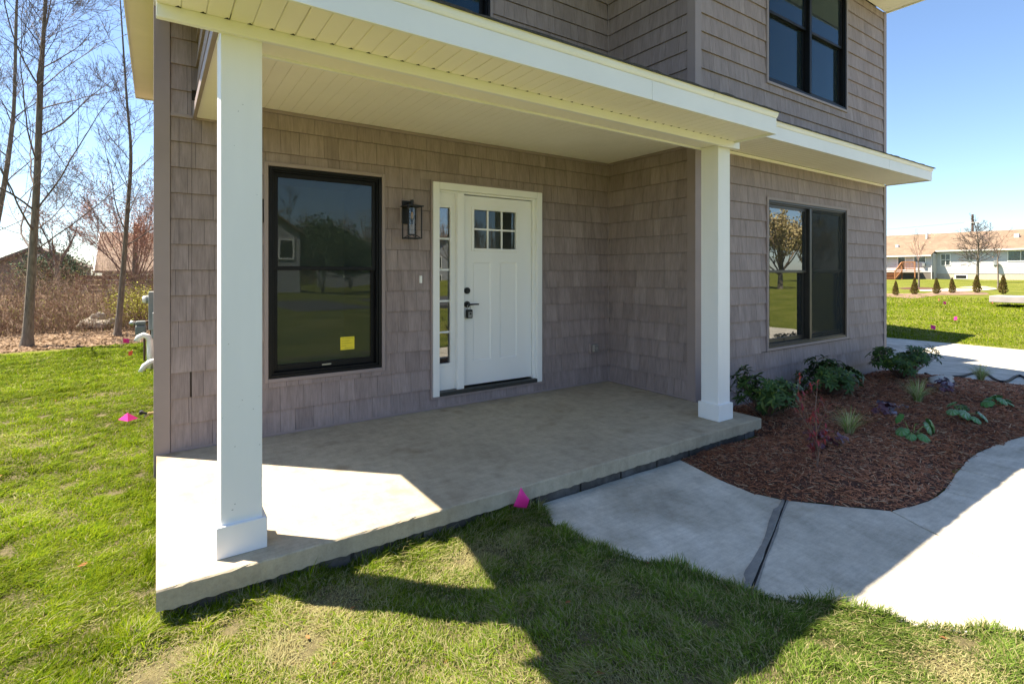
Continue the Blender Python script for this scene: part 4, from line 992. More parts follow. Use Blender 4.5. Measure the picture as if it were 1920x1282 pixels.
def tuft(loc, seed, h, label):
    r = np.random.default_rng(seed); e = empty('ornamental_grass', loc, label, 'grass tuft', 'small variegated grass tufts in the mulch')
    n = 260; V = np.empty((n, 8, 3)); C = np.empty((n, 8, 3))
    for k in range(n):
        a = r.uniform(0, 6.28); ln_ = h * r.uniform(.55, 1.15); sp = r.random() ** .7 * 1.15; w_ = r.uniform(.0018, .003); p = np.array([.035 * r.random() * math.cos(a), .035 * r.random() * math.sin(a), 0]); d = np.array([math.cos(a), math.sin(a), 0]); s = np.array([-d[1], d[0], 0])
        for i in range(4):
            t = i / 3; q = p + d * ln_ * sp * (t ** 1.6) * .75 + np.array([0, 0, ln_ * (t - .33 * sp * t * t)]); ww = w_ * (1 - .75 * t)
            V[k, 2 * i] = q - s * ww; V[k, 2 * i + 1] = q + s * ww
        c = np.array([.30, .42, .12]) if r.random() < .6 else np.array([.64, .67, .40]); C[k] = c * r.uniform(.7, 1.2)
        if r.random() < .12: C[k] = np.array([.42, .32, .17])
    b = (np.arange(n) * 8)[:, None]; F_ = np.concatenate([b + np.array([[2 * i, 2 * i + 1, 2 * i + 3, 2 * i + 2]]) for i in range(3)])
    npmesh('blades', V.reshape(-1, 3) + np.array(loc), [F_], 'grass_blade', e, tone=C.reshape(-1, 3))
tuft((.50, -2.60, bedz(.5, -2.6)), 1, .25, 'pale green grass tuft nearest the porch in the mulch bed')
tuft((2.40, -2.52, bedz(2.4, -2.52)), 2, .29, 'pale green grass tuft in the middle of the mulch bed')
tuft((4.56, -2.55, bedz(4.56, -2.55)), 3, .27, 'green grass tuft beside the black hose')
def heuchera(loc, seed, label, under=True):
    r = np.random.default_rng(seed); e = empty('coral_bells', loc, label, 'plant', 'low dark purple plants in the mulch')
    for k in range(24):
        a = r.uniform(0, 6.28); rad = r.uniform(.02, .17); h = r.uniform(.03, .13); s = r.uniform(.026, .046); n = 14; V = [(0, 0, 0)]; F_ = []
        for i in range(n):
            b = 6.28 * i / n; q = s * (1 + .18 * math.cos(5 * b) + .06 * r.normal()); V.append((q * math.cos(b), q * math.sin(b), .2 * s * math.sin(3 * b + k) - .15 * s))
        F_ = [(0, i + 1, (i + 1) % n + 1) for i in range(n)]
        Mx = Matrix.Translation((loc[0] + rad * math.cos(a), loc[1] + rad * math.sin(a), loc[2] + h)) @ Matrix.Rotation(a, 4, 'Z') @ Matrix.Rotation(r.uniform(.1, .9), 4, 'Y') @ Matrix.Rotation(r.normal(0, .3), 4, 'X')
        MB().add([tuple(Mx @ Vector(v)) for v in V], F_).build('leaf', 'heuchera_under' if under and r.random() < .22 else 'heuchera_leaf', e)
heuchera((-.08, -2.66, bedz(-.08, -2.66)), 1, 'low dark purple plant behind the bare red-leaved sapling')
heuchera((1.55, -2.52, bedz(1.55, -2.52)), 2, 'low dark purple plant left of the middle grass tuft')
heuchera((3.36, -2.48, bedz(3.36, -2.48)), 3, 'low dark maroon plant in front of the pale rock')
def bigleaf(loc, seed, specs, label):
    r = np.random.default_rng(seed); e = empty('broad_leaf_plant', loc, label, 'plant', 'plants with broad rounded leaves in the mulch')
    for (dx, dy, h, s, yaw, tilt, silver) in specs:
        dx, dy, h, s = dx * .78, dy * .78, h * .85, s * .70
        nr, na = 4, 18; V = [(0, 0, 0)]; F_ = []; C = [np.array([.10, .20, .08])]
        for j in range(1, nr + 1):
            for i in range(na):
                b = 2 * math.pi * i / na; q = s * j / nr * (1 - .55 * math.exp(-((b - math.pi) / .38) ** 2) + .16 * math.cos(b)); z = -.35 * q * q / s + .05 * s * (j / nr) * math.cos(9 * b)
                V.append((q * math.cos(b), q * math.sin(b), z)); vein = .5 + .5 * math.cos(9 * b)
                g = np.array([.075, .215, .050]); sv = np.array([.36, .46, .38]); C.append(g * (1 - silver) + silver * (sv * vein * (.4 + .6 * (j < nr)) + g * (1 - vein)))
        F_ = [(0, 1 + i, 1 + (i + 1) % na) for i in range(na)]; Q = [(1 + j * na + i, 1 + (j + 1) * na + i, 1 + (j + 1) * na + (i + 1) % na, 1 + j * na + (i + 1) % na) for j in range(nr - 1) for i in range(na)]
        c = Vector((loc[0] + dx, loc[1] + dy, loc[2] + h)); Mx = Matrix.Translation(c) @ Matrix.Rotation(yaw, 4, 'Z') @ Matrix.Rotation(tilt, 4, 'Y')
        o = npmesh('leaf', np.array([tuple(Mx @ Vector(v)) for v in V]), [np.array(F_), np.array(Q)], 'leaf_tone', e, tone=np.array(C), smooth=True)
        MB().tube([(loc[0], loc[1], loc[2] - .02), tuple(Vector((loc[0], loc[1], loc[2])).lerp(c, .5) + Vector((0, 0, .03))), tuple(c)], [.004, .003, .0025], 6).build('stalk', 'stem_green', e)
bigleaf((.90, -2.96, bedz(.9, -2.96)), 1, [(-.06, .12, .20, .085, 2.2, .9, .1), (-.18, .04, .09, .08, 2.9, .55, .35), (-.20, -.05, .05, .06, 3.3, .6, .3), (-.10, -.14, .05, .075, 4.2, .5, .2), (.20, -.10, .10, .10, 4.9, 1.0, .7), (.30, -.10, .11, .11, 5.3, 1.15, .05), (.0, -.04, .14, .025, 1, .3, .1), (.02, -.10, .04, .05, 5, .4, .2)], 'broad-leaved green plant nearest the walkway with upright leaf stalks')
bigleaf((1.95, -3.03, bedz(1.95, -3.03)), 2, [(-.25, .02, .13, .075, 3.0, .4, .5), (-.08, -.06, .10, .095, 4.4, .6, .75), (.02, .10, .17, .085, 1.6, .5, .3), (.12, .04, .14, .08, .6, .5, .7), (.12, -.18, .07, .11, 5.2, .7, .9), (-.06, -.16, .05, .075, 4.5, .5, .5), (.22, .02, .10, .06, .1, .6, .6)], 'broad-leaved plant with silvery grey-green leaves in the mulch')
bigleaf((2.98, -3.08, bedz(2.98, -3.08)), 3, [(-.25, .06, .08, .09, 2.8, .45, .15), (-.12, .08, .11, .08, 1.9, .4, .1), (.0, -.04, .10, .09, 4.6, .5, .5), (.12, .05, .12, .085, .8, .5, .1), (.26, -.04, .06, .06, .0, .5, .5), (.1, -.1, .05, .07, 5.3, .4, .3)], 'low broad-leaved green plant furthest right in the mulch')
# bare sapling with red young leaves
def sapling(loc):
    r = np.random.default_rng(4); e = empty('red_sapling', loc, 'thin bare sapling with a few red young leaves in the mulch', 'sapling')
    m = MB(); tips = []
    L0 = np.array(loc)
    def br(p, d, ln_, rad, lv):
        pts = [p]; n = 5
        for i in range(n): d = d + r.normal(0, .07, 3) + np.array([0, 0, .04]); d /= np.linalg.norm(d); pts.append(pts[-1] + d * ln_ / n)
        m.tube([tuple(q) for q in pts], [rad * (1 - .5 * i / n) for i in range(n + 1)], 6); tips.append((pts[-1], d, lv))
        if lv < 3:
            for k in range(2 + (lv == 0)): t = r.integers(2, n + 1); a = r.uniform(0, 6.28); dd = d + .55 * np.array([math.cos(a), math.sin(a), .2]); br(pts[t], dd / np.linalg.norm(dd), ln_ * r.uniform(.5, .75), rad * .6, lv + 1)
    br(L0 - np.array([0, 0, .02]), np.array([.0, .0, 1.]), .16, .0085, 0)
    for a in (2.6, .3, 4.0): br(L0 + np.array([0, 0, .10]), np.array([.28 * math.cos(a), .28 * math.sin(a), 1.]), .34, .0065, 1)
    m.build('branches', 'stem_brown', e)
    V0, F0 = leaf_geo(1, .13, .35, .2, 3); mats = []
    for p, d, lv in tips:
        if lv < 2: continue
        for k in range(r.integers(5, 13)):
            q = d + r.normal(0, .7, 3); mats.append(orient(p - L0 - d * r.uniform(0, .07), q, np.array([.1, .2, 1.]), r.uniform(.025, .055)))
    V, F_, tone = scatter_leaves(None, V0, F0, np.array(mats), np.ones((len(mats), 3)) * .1)
    npmesh('leaves', V + L0, [F_], 'maple_leaf', e)
sapling((-.60, -2.84, bedz(-.6, -2.84)))
def boulder(name, loc, dims, seed, mat, label, cat, parent=None):
    r = random.Random(seed); bm = bmesh.new(); bmesh.ops.create_icosphere(bm, subdivisions=3, radius=1)
    for v in bm.verts:
        n = v.co.normalized(); k = 1 + .16 * math.sin(3 * n.x + seed) * math.sin(4 * n.y + 2 * seed) + .08 * math.sin(7 * n.z + 5 * n.x); v.co = Vector((n.x * dims[0] * k, n.y * dims[1] * k, max(-.4, n.z) * dims[2] * k))
    me = bpy.data.meshes.new(name); bm.to_mesh(me); bm.free(); me.materials.append(M[mat]); me.polygons.foreach_set('use_smooth', [True] * len(me.polygons))
    o = bpy.data.objects.new(name, me); col.objects.link(o); o.location = loc; return tag(o, label, cat)
boulder('rock', (4.06, -2.26, bedz(4.06, -2.26) + .015), (.27, .13, .065), 3, 'rock', 'flat pale rock lying in the mulch before the driveway', 'rock')
HZ = -.225
MB().tube([(q[0], q[1], max(float(np.interp(q[0], GX, GZ)) + .039, bedz(q[0], q[1]) + .03 if in_poly(np.array([q[0]]), np.array([q[1]]), BED)[0] else -9)) for q in smooth_path([(4.522, -1.935, -0.156), (4.88, -1.988, -0.181), (5.431, -2.092, -0.218), (5.991, -2.043, -0.255), (6.483, -2.02, -0.287), (6.572, -2.1, -0.293), (6.289, -2.233, -0.275), (5.745, -2.422, -0.239), (5.447, -2.566, -0.219), (5.877, -2.556, -0.248), (6.573, -2.471, -0.293), (6.99, -2.437, -0.32), (6.879, -2.51, -0.313), (6.322, -2.692, -0.277)], 70)], .019, 8).build('garden_hose', 'hose_black', label='black garden hose trailing over the mulch edge onto the driveway', cat='hose', smooth=True)

# ------------------------------------------------------------------ trees
class Tree:
    def __init__(s, seed): s.r = np.random.default_rng(seed); s.lines = []; s.tips = []
    def grow(s, p, d, rad, ln_, lv, mx, up=.03, wob=.08, kids=(3, 5), spread=.75, seg=.28, rmin=.0025, t0=.2, shrink=.58):
        r = s.r; n = max(3, int(ln_ / seg)); pts = [p]; dirs = []; step = ln_ / n
        for i in range(n):
            d = d + r.normal(0, wob, 3) + np.array([0, 0, up]); d = d / np.linalg.norm(d); p = p + d * step; pts.append(p); dirs.append(d)
        rads = [max(rmin, rad * (1 - .72 * i / n)) for i in range(n + 1)]
        s.lines.append((pts, rads, lv)); s.tips.append((p, d))
        if lv < mx:
            for k in range(r.integers(kids[0], kids[1] + 1)):
                t = t0 + (1 - t0) * (k + r.random()) / kids[1]; i = min(n - 1, int(t * n)); dd = dirs[i]
                q = np.cross(dd, r.normal(0, 1, 3)); q /= np.linalg.norm(q) + 1e-9
                a = spread * r.uniform(.65, 1.25); nd = dd * math.cos(a) + q * math.sin(a)
                s.grow(pts[i], nd, max(rmin, rads[i] * .52), ln_ * shrink * r.uniform(.7, 1.2) * (1.1 - .5 * t), lv + 1, mx, up, wob * 1.15, kids, spread, seg * .85, rmin, t0, shrink)
    def trunk(s, pts, r0, r1):
        n = len(pts); s.lines.append(([np.array(p, float) for p in pts], [r0 + (r1 - r0) * (i / (n - 1)) ** .8 for i in range(n)], -1))
    def mesh(s, pred):
        m = MB()
        for pts, rads, lv in s.lines:
            if pred(lv): m.tube(pts, rads, 10 if rads[0] > .05 else (6 if rads[0] > .014 else 3), cap=False)
        return m
def big_tree(name, path, r0, r1, seed, label, start, nb, ln_, mx=3, mat='bark', tw='twig', group=None, rmin=.0028, up=.055, rise=.6, kids=(3, 6), flare=True, cat='tree'):
    e = empty(name, tuple(path[0]), label, cat, group); T_ = Tree(seed); P = smooth_path(path); T_.trunk(P, r0, r1); r = T_.r
    if flare:
        pts, rads, lv = T_.lines[0]; rads[0] *= 1.45; rads[1] *= 1.08
    for k in range(nb):
        t = start + (1 - start) * ((k + r.random() * .8) / nb); i = min(len(P) - 2, int(t * (len(P) - 1))); a = 2.4 * k + r.uniform(-.5, .5); ra = r0 + (r1 - r0) * t ** .8
        d = np.array([math.cos(a), math.sin(a), rise * r.uniform(.5, 1.8) + .5 * (t - start)]); d /= np.linalg.norm(d)
        T_.grow(P[i], d, max(.006, ra * r.uniform(.2, .38)), ln_ * (1.15 - .55 * t) * r.uniform(.7, 1.25), 0, mx, up, .085, kids, .7, .26, rmin)
    top = P[-1] - P[-2]; T_.grow(P[-1], top / np.linalg.norm(top), r1 * .95, ln_ * .8, 0, mx, .03, .06, kids, .5, .26, rmin)
    T_.mesh(lambda l: l < 0).build('trunk', mat, e, smooth=True); T_.mesh(lambda l: l >= 0).build('crown', tw, e)
    return e, T_
zA = gzf(-7.15, 10.63)
big_tree('bare_tree', [(-7.15, 10.63, zA - .05), (-7.06, 10.55, 1.4), (-6.97, 10.48, 3.2), (-6.90, 10.43, 5.4), (-6.86, 10.40, 6.2), (-6.80, 10.36, 7.6), (-6.75, 10.3, 9.5)], .098, .018, 21, 'tall bare tree with the thickest trunk at the left lawn edge', .20, 32, 3.0, 3, group='bare trees on the left')
zB = gzf(-5.6, 11.6)
big_tree('bare_tree', [(-5.62, 11.62, zB - .05), (-5.52, 11.55, 1.0), (-5.42, 11.48, 2.6), (-5.33, 11.42, 4.3), (-5.42, 11.45, 5.8), (-5.55, 11.55, 8.2)], .082, .014, 22, 'slimmer bare tree rising close to the house corner', .34, 24, 2.3, 3, group='bare trees on the left')
big_tree('bare_tree', [(-8.9, 14.9, gzf(-8.9, 14.9) - .05), (-8.55, 14.7, 1.5), (-8.20, 14.45, 3.6), (-8.02, 14.35, 5.2), (-7.96, 14.3, 6.1), (-7.9, 14.2, 8.5)], .085, .03, 23, 'leaning bare tree at the far left edge with a few pale leaves', .3, 15, 2.6, 3, group='bare trees on the left')
# reddish budding tree by the house corner
def bud_cloud(name, tips, mat, e, r, per, spread, s0, s1):
    n = len(tips) * per; V = np.empty((n, 4, 3), np.float32); k = 0
    for p, d in tips:
        for j in range(per):
            c = p - d * r.uniform(0, .5) + r.normal(0, spread, 3); a = r.normal(0, 1, 3); a /= np.linalg.norm(a); b = np.cross(a, r.normal(0, 1, 3)); b /= np.linalg.norm(b) + 1e-9; s = r.uniform(s0, s1)
            V[k] = [c - a * s, c + b * s * .6, c + a * s, c - b * s * .6]; k += 1
    return npmesh(name, V.reshape(-1, 3), [(np.arange(n) * 4)[:, None] + np.array([[0, 1, 2, 3]])], mat, e)
def round_tree(name, loc, seed, H, label, tw, budmat=None, nb=11, trunk_h=.9, r0=.16, mx=3, per=3, group=None, rise=1.3, bud=(.015, .035), rmin=.004, kids=(3, 5), ln_=None):
    e = empty(name, loc, label, 'tree', group); T_ = Tree(seed); r = T_.r; L0 = np.array(loc, float)
    T_.trunk(smooth_path([L0 - [0, 0, .1], L0 + [.02, 0, trunk_h * .5], L0 + [0, .02, trunk_h], L0 + [.05, 0, H * .45]], 10), r0, r0 * .5)
    for k in range(nb):
        a = 2.4 * k + r.uniform(-.3, .3); d = np.array([math.cos(a), math.sin(a), rise * r.uniform(.6, 1.9)]); d /= np.linalg.norm(d)
        T_.grow(L0 + np.array([0, 0, trunk_h * r.uniform(.75, 1.5)]), d, r0 * (.24 if r0 > .16 or r0 < .1 else .15), (ln_ or H * .52) * r.uniform(.8, 1.15), 0, mx, .05, .06, kids, .5, .4, rmin, .25, .55)
    T_.mesh(lambda l: l < 0).build('trunk', 'bark', e, smooth=True); T_.mesh(lambda l: l >= 0).build('crown', tw, e)
    if budmat: bud_cloud('buds', T_.tips, budmat, e, r, per, .12, *bud)
    return e
round_tree('budding_tree', (-5.5, 19.6, gzf(-5.5, 19.6)), 31, 7.6, 'round multi-stemmed tree with reddish buds beside the house corner', 'twig_red', 'bud_red', 18, .9, .15, 3, 4, 'bare trees on the left', 1.5, kids=(4, 6))
round_tree('bare_tree', (-9.6, 35, -.3), 33, 6.0, 'small dark bare tree between the two far roofs on the left', 'twig', None, 8, 1.4, .2, 3, 0, 'bare trees on the left', 1.1, rmin=.008)
round_tree('bare_tree', (-17.2, 34, -.3), 34, 6.5, 'pale budding tree behind the far left roof', 'brush_stem', 'bud_gold', 9, 1.4, .2, 3, 2, 'bare trees on the left', 1.1, (.03, .06), rmin=.008)
round_tree('bare_tree', (-14.5, 24, -.3), 36, 7.5, 'bare tree at the left picture edge behind the thicket', 'twig', None, 9, 2.0, .16, 3, 0, 'bare trees on the left', 1.3, rmin=.006)
# ---- thicket, litter, rubble, forsythia
def thicket():
    r = np.random.default_rng(44); m = []; 
    segs = 7; n = 7000; V = np.empty((n, segs + 1, 3, 3), np.float32)
    x = r.uniform(-15, -1.5, n); y = 13.2 + 7.5 * r.random(n) ** 1.3; hmax = .65 + 1.35 * np.clip((y - 13) / 4, 0, 1)
    C = np.empty((n, 3))
    for k in range(n):
        a = r.uniform(0, 6.28); h = hmax[k] * r.uniform(.5, 1.25); ar = r.uniform(.1, 1.9); p = np.array([x[k], y[k], gzf(x[k], y[k]) - .03]); d = np.array([math.cos(a), math.sin(a), 0]); rad = r.uniform(.003, .008); j = np.cumsum(r.normal(0, .05, (segs + 1, 3)), 0)
        for i in range(segs + 1):
            t = i / segs; q = p + d * ar * h * t ** 1.7 + np.array([0, 0, h * (1.35 * t - .55 * ar * t * t)]) + j[i] * t * 2; rr = rad * (1 - .6 * t)
            V[k, i] = [q + np.array([rr, 0, 0]), q + np.array([-rr * .5, rr * .87, 0]), q + np.array([-rr * .5, -rr * .87, 0])]
        C[k] = (np.array([.29, .19, .14]) if r.random() < .6 else np.array([.38, .29, .21])) * r.uniform(.6, 1.25)
    b = (np.arange(n) * (segs + 1) * 3)[:, None]; F_ = []
    for i in range(segs):
        for c in range(3): F_.append(b + np.array([[i * 3 + c, i * 3 + (c + 1) % 3, i * 3 + 3 + (c + 1) % 3, i * 3 + 3 + c]]))
    o = npmesh('thicket', V.reshape(-1, 3), [np.concatenate(F_)], 'shrub_tone', tone=np.repeat(C, (segs + 1) * 3, 0)); tag(o, 'tangled brown leafless brush beyond the left lawn', 'brush', kind='stuff')
    # tiny side twigs and first leaves
    n2 = 60000; k = r.integers(0, n, n2); i = r.integers(2, segs + 1, n2); c = V[k, i, 0] + r.normal(0, .10, (n2, 3)); a = r.normal(0, 1, (n2, 3)); a /= np.linalg.norm(a, axis=1)[:, None]; s = r.uniform(.03, .11, (n2, 1)); w2 = np.cross(a, r.normal(0, 1, (n2, 3))); w2 /= np.linalg.norm(w2, axis=1)[:, None]; leaf = r.random((n2, 1)) < .22
    s = np.where(leaf, r.uniform(.010, .022, (n2, 1)), s); w2 = w2 * np.where(leaf, s * .6, .003)
    Q = np.stack([c - a * s, c + w2, c + a * s, c - w2], 1); tn = np.where(leaf, np.array([.30, .32, .06]), np.array([.33, .23, .17])) * r.uniform(.6, 1.3, (n2, 1))
    o = npmesh('thicket_twigs', Q.reshape(-1, 3), [(np.arange(n2) * 4)[:, None] + np.array([[0, 1, 2, 3]])], 'shrub_tone', tone=np.repeat(tn, 4, 0)); tag(o, 'fine twigs and first green leaves in the brush', 'brush', kind='stuff')
    n3 = 16000; x = r.uniform(-13, -3.2, n3); y = 9.6 + r.random(n3) ** 1.2 * 6; z = gz(x, y) + r.uniform(.004, .03, n3); a = r.uniform(0, 6.28, n3); s = r.uniform(.02, .05, n3); tl = r.normal(0, .35, (n3, 2)); c = np.stack([x, y, z], 1)
    u = np.stack([np.cos(a), np.sin(a), tl[:, 0]], 1) * s[:, None]; v = np.stack([-np.sin(a), np.cos(a), tl[:, 1]], 1) * (s * .6)[:, None]
    Q = np.stack([c - u, c - v, c + u, c + v], 1); tn = (np.array([.36, .25, .165]) * (1 - r.random((n3, 1)) * .6)) * r.uniform(.7, 1.35, (n3, 1))
    o = npmesh('leaf_litter', Q.reshape(-1, 3), [(np.arange(n3) * 4)[:, None] + np.array([[0, 1, 2, 3]])], 'litter', tone=np.repeat(tn, 4, 0)); tag(o, 'pale brown fallen leaves along the woodland edge', 'leaves', kind='stuff')
thicket()
for k, (x, y, s, lb) in enumerate(((-6.35, 14.2, .30, 'largest pale stone in the rubble heap behind the slim tree'), (-6.05, 14.0, .22, 'middle pale stone in the rubble heap behind the slim tree'), (-6.2, 14.3, .2, 'top pale stone of the rubble heap'), (-5.9, 14.4, .26, 'rightmost pale stone of the rubble heap'))):
    boulder('rubble_stone', (x, y, gzf(x, y) + .1 + (.22 if k == 2 else 0)), (s, s * .8, s * .7), k + 5, 'rubble', lb, 'stone')
def leafy_shrub(name, loc, rx, h, seed, mat, label, cat='shrub', n=2600, s=(.012, .03), group=None):
    r = np.random.default_rng(seed); e = empty(name, loc, label, cat, group); m = MB(); L0 = np.array(loc); tips = []
    for k in range(46):
        a = r.uniform(0, 6.28); q = r.random() ** .6; d = np.array([math.cos(a) * rx * q, math.sin(a) * rx * q, h * r.uniform(.55, 1.05) * (1 - .35 * q)]); m.tube([tuple(L0), tuple(L0 + d * .5 + [0, 0, h * .12]), tuple(L0 + d)], [.007, .005, .002], 3); tips.append((L0 + d * 1.0, d / np.linalg.norm(d)))
    m.build('stems', 'stem_brown', e); bud_cloud('foliage', tips, mat, e, r, n // 46, max(.13, rx * .22), *s)
leafy_shrub('forsythia_bush', (-5.25, 13.6, gzf(-5.25, 13.6)), .75, 1.45, 5, 'forsythia', 'yellow-green flowering bush behind the meters')
leafy_shrub('small_conifer', (-10.4, 39, -.4), 1.7, 3.0, 6, 'conifer', 'dark green evergreen between the far roofs', 'tree', 9000, (.05, .11))
leafy_shrub('dark_shrub', (-4.6, 18.2, gzf(-4.6, 18.2)), 1.0, 1.5, 7, 'conifer', 'dark leafy shrub above the brush by the house corner', n=3500)

# ------------------------------------------------------------------ far buildings on the left
def gable_house(name, x0, x1, y0, y1, zb, ze, zr, ridge, wallm, roofm, label, wins=(), trim='far_white', over=.35):
    e = empty(name, ((x0 + x1) / 2, (y0 + y1) / 2, zb), label, 'house')
    m = MB().box(x0, x1, y0, y1, zb, ze)
    if ridge == 'y':
        xm = (x0 + x1) / 2; m.add([(x0, y0, ze), (x1, y0, ze), (xm, y0, zr), (x0, y1, ze), (x1, y1, ze), (xm, y1, zr)], [(0, 1, 2), (3, 5, 4), (0, 2, 5, 3), (1, 4, 5, 2)])
    else:
        ym = (y0 + y1) / 2; m.add([(x0, y0, ze), (x0, y1, ze), (x0, ym, zr), (x1, y0, ze), (x1, y1, ze), (x1, ym, zr)], [(0, 2, 1), (3, 4, 5), (0, 3, 5, 2), (1, 2, 5, 4)])
    m.build('wall', wallm, e)
    sl = (zr - ze) / ((x1 - x0) / 2 if ridge == 'y' else (y1 - y0) / 2); th = .14
    for s in (-1, 1):
        if ridge == 'y':
            xm = (x0 + x1) / 2; xe = x0 - over if s < 0 else x1 + over; zE = ze - sl * over
            P = [(xe, y0 - over, zE + .02), (xm, y0 - over, zr + .02), (xm, y1 + over, zr + .02), (xe, y1 + over, zE + .02)]
        else:
            ym = (y0 + y1) / 2; ye = y0 - over if s < 0 else y1 + over; zE = ze - sl * over
            P = [(x0 - over, ye, zE + .02), (x0 - over, ym, zr + .02), (x1 + over, ym, zr + .02), (x1 + over, ye, zE + .02)]
        MB().hexa(P + [(a, b, c + th) for a, b, c in P]).build('roof', roofm, e)
        MB().bar(Vector(P[0]) + Vector((0, 0, .05)), Vector(P[1]) + Vector((0, 0, .05)), .06, .2).build('rake_trim', trim, e)
    for (wx0, wx1, wz0, wz1, wy) in wins:
        w_ = frame_rect(MB(), wx0 - .1, wx1 + .1, wz0 - .1, wz1 + .1, wy - .05, wy + .05, .11).build('window', trim, e)
        MB().box(wx0, wx1, wy - .02, wy + .02, wz0, wz1).build('pane', 'glass', w_); MB().box(wx0, wx1, wy - .04, wy - .021, (wz0 + wz1) / 2 - .03, (wz0 + wz1) / 2 + .03).build('muntin', trim, w_)
        MB().box((wx0 + wx1) / 2 - .03, (wx0 + wx1) / 2 + .03, wy - .041, wy - .021, wz0, wz1).build('muntin', trim, w_)
    return e
hh = gable_house('far_house', -14.7, -9.6, 46, 54, -1.4, 1.75, 3.1, 'y', 'far_brown_siding', 'roof_brown', 'low brown gabled house behind the thicket on the left', trim='roof_brown')
m = MB(); disc(m, (-11.9, 2.35), .35, 46, 45.93, 20); m.build('gable_vent', 'far_siding', hh)
gable_house('far_house', -7.6, 4.0, 36.5, 44, -1.2, 1.55, 3.95, 'x', 'far_grey_siding', 'roof_orange', 'far house with orange-brown roof seen beside the house corner', ((-6.4, -5.4, .2, 1.2, 36.5),), over=.4)
fc = empty('wooden_fence', (-6.3, 28.2, .3), 'weathered dark brown board fence above the brush', 'fence')
for k in range(3): MB().box(-8.1, -3.9, 28.2, 28.24, .52 + k * .24, .72 + k * .24).build('board', 'wood_fence', fc)
for k in range(5): MB().box(-8.1 + k * 1.03, -7.96 + k * 1.03, 28.245, 28.35, -.5, 1.28).build('post', 'wood_fence', fc)

# ------------------------------------------------------------------ right side: neighbour house, evergreens, pole
rx_ = 66.5; lx_ = 65.3
rn = empty('ranch_house', (70, 14, .58), 'long white ranch house with a tan shingle roof across the right lawn', 'house')
def clap(x, y0, y1, z0, z1, holes=()):     # clapboard courses facing -X
    m = MB(); z = z0
    while z < z1:
        for (a, b, c, d) in subtract_many([(y0, y1, z, min(z + .2, z1))], holes):
            if d - c > .02: m.add([(x - .02, a, c), (x - .02, b, c), (x, b, d), (x, a, d), (x + .03, a, c), (x + .03, b, c)], [(0, 3, 2, 1), (0, 1, 5, 4)])
        z += .2
    return m
WR = [(15.05, 15.80, 2.11, 3.29), (13.13, 13.62, 2.65, 3.17), (8.5, 10.35, 2.5, 3.46), (4.5, 6.0, 2.3, 3.4)]
WLf = [(18.75, 19.45, 1.58, 3.22), (20.6, 21.6, 2.2, 3.2), (16.9, 17.9, 2.4, 3.25)]
clap(rx_, -12, 16.2, 1.19, 3.7, WR).build('wall', 'far_siding', rn)
clap(lx_, 16.2, 34, 1.35, 3.4, WLf).build('wall', 'far_siding', rn)
MB().box(rx_ + .05, 78, -12, 34, .3, 3.4).build('wall', 'far_siding', rn)
MB().box(lx_ + .04, rx_ + .04, 16.2, 34, .3, 1.5).box(lx_ + .04, rx_ + .04, 16.19, 16.30, 1.35, 3.4).box(lx_ + .03, rx_, 17, 34, 1.35, 3.4).build('wall', 'far_siding', rn)
MB().box(rx_ + .01, rx_ + .2, -12, 16.2, .2, 1.19).build('foundation', 'foundation_tan', rn)
MB().box(lx_ + .01, lx_ + .2, 16.2, 34, .2, 1.349).build('foundation', 'far_brown_siding', rn)
def slope(y0, y1, xe, ze, xr, zr): return MB().hexa([(xe, y0, ze), (xr, y0, zr), (xr, y1, zr), (xe, y1, ze), (xe, y0, ze + .12), (xr, y0, zr + .12), (xr, y1, zr + .12), (xe, y1, ze + .12)])
slope(-12.3, 16.2, rx_ - .45, 3.62, 71.8, 5.82).build('roof', 'roof_tan', rn); slope(16.201, 34.3, lx_ - .5, 3.12, 71.8, 5.82).build('roof', 'roof_tan', rn)
MB().hexa([(71.8, -12.3, 5.82), (78.5, -12.3, 3.2), (78.5, 34.3, 3.2), (71.8, 34.3, 5.82), (71.8, -12.3, 5.94), (78.5, -12.3, 3.32), (78.5, 34.3, 3.32), (71.8, 34.3, 5.94)]).build('roof', 'roof_tan', rn)
MB().box(rx_ - .52, rx_ - .44, -12.3, 16.19, 3.58, 3.72).build('gutter', 'far_white', rn); MB().box(lx_ - .57, lx_ - .49, 16.2, 34.3, 3.08, 3.22).build('gutter', 'far_white', rn)
MB().box(lx_ - .12, lx_ - .04, 16.25, 16.33, .6, 3.2).build('downspout', 'far_siding', rn)
for k, (a, b, c, d) in enumerate(WR):
    wn = MB().box(rx_ - .05, rx_ + .02, a - .07, a, c - .07, d + .07).box(rx_ - .05, rx_ + .02, b, b + .07, c - .07, d + .07).box(rx_ - .05, rx_ + .02, a, b, c - .07, c).box(rx_ - .05, rx_ + .02, a, b, d, d + .07).box(rx_ - .04, rx_ + .02, (a + b) / 2 - .025, (a + b) / 2 + .025, c, d).build('window', 'far_white', rn)
    MB().box(rx_ + .0, rx_ + .015, a, b, c, d).build('pane', 'glass', wn)
    if k == 0: MB().box(rx_ - .045, rx_ + .0, a, b, (c + d) / 2 - .03, (c + d) / 2 + .03).build('meeting_rail', 'far_white', wn)
    if k == 2:
        for s0, s1 in ((8.5, 9.15), (9.75, 10.35)):
            mid = s1 if s0 < 9 else s0; out_ = s0 if s0 < 9 else s1
            MB().add([(rx_ + .03, out_, 3.46), (rx_ + .03, mid, 3.46), (rx_ + .03, out_, 2.5), (rx_ + .035, out_, 3.46), (rx_ + .035, mid, 3.46), (rx_ + .035, out_, 2.5)], [(0, 1, 2), (3, 5, 4), (0, 3, 4, 1), (1, 4, 5, 2), (2, 5, 3, 0)]).build('curtain', 'curtain', wn)
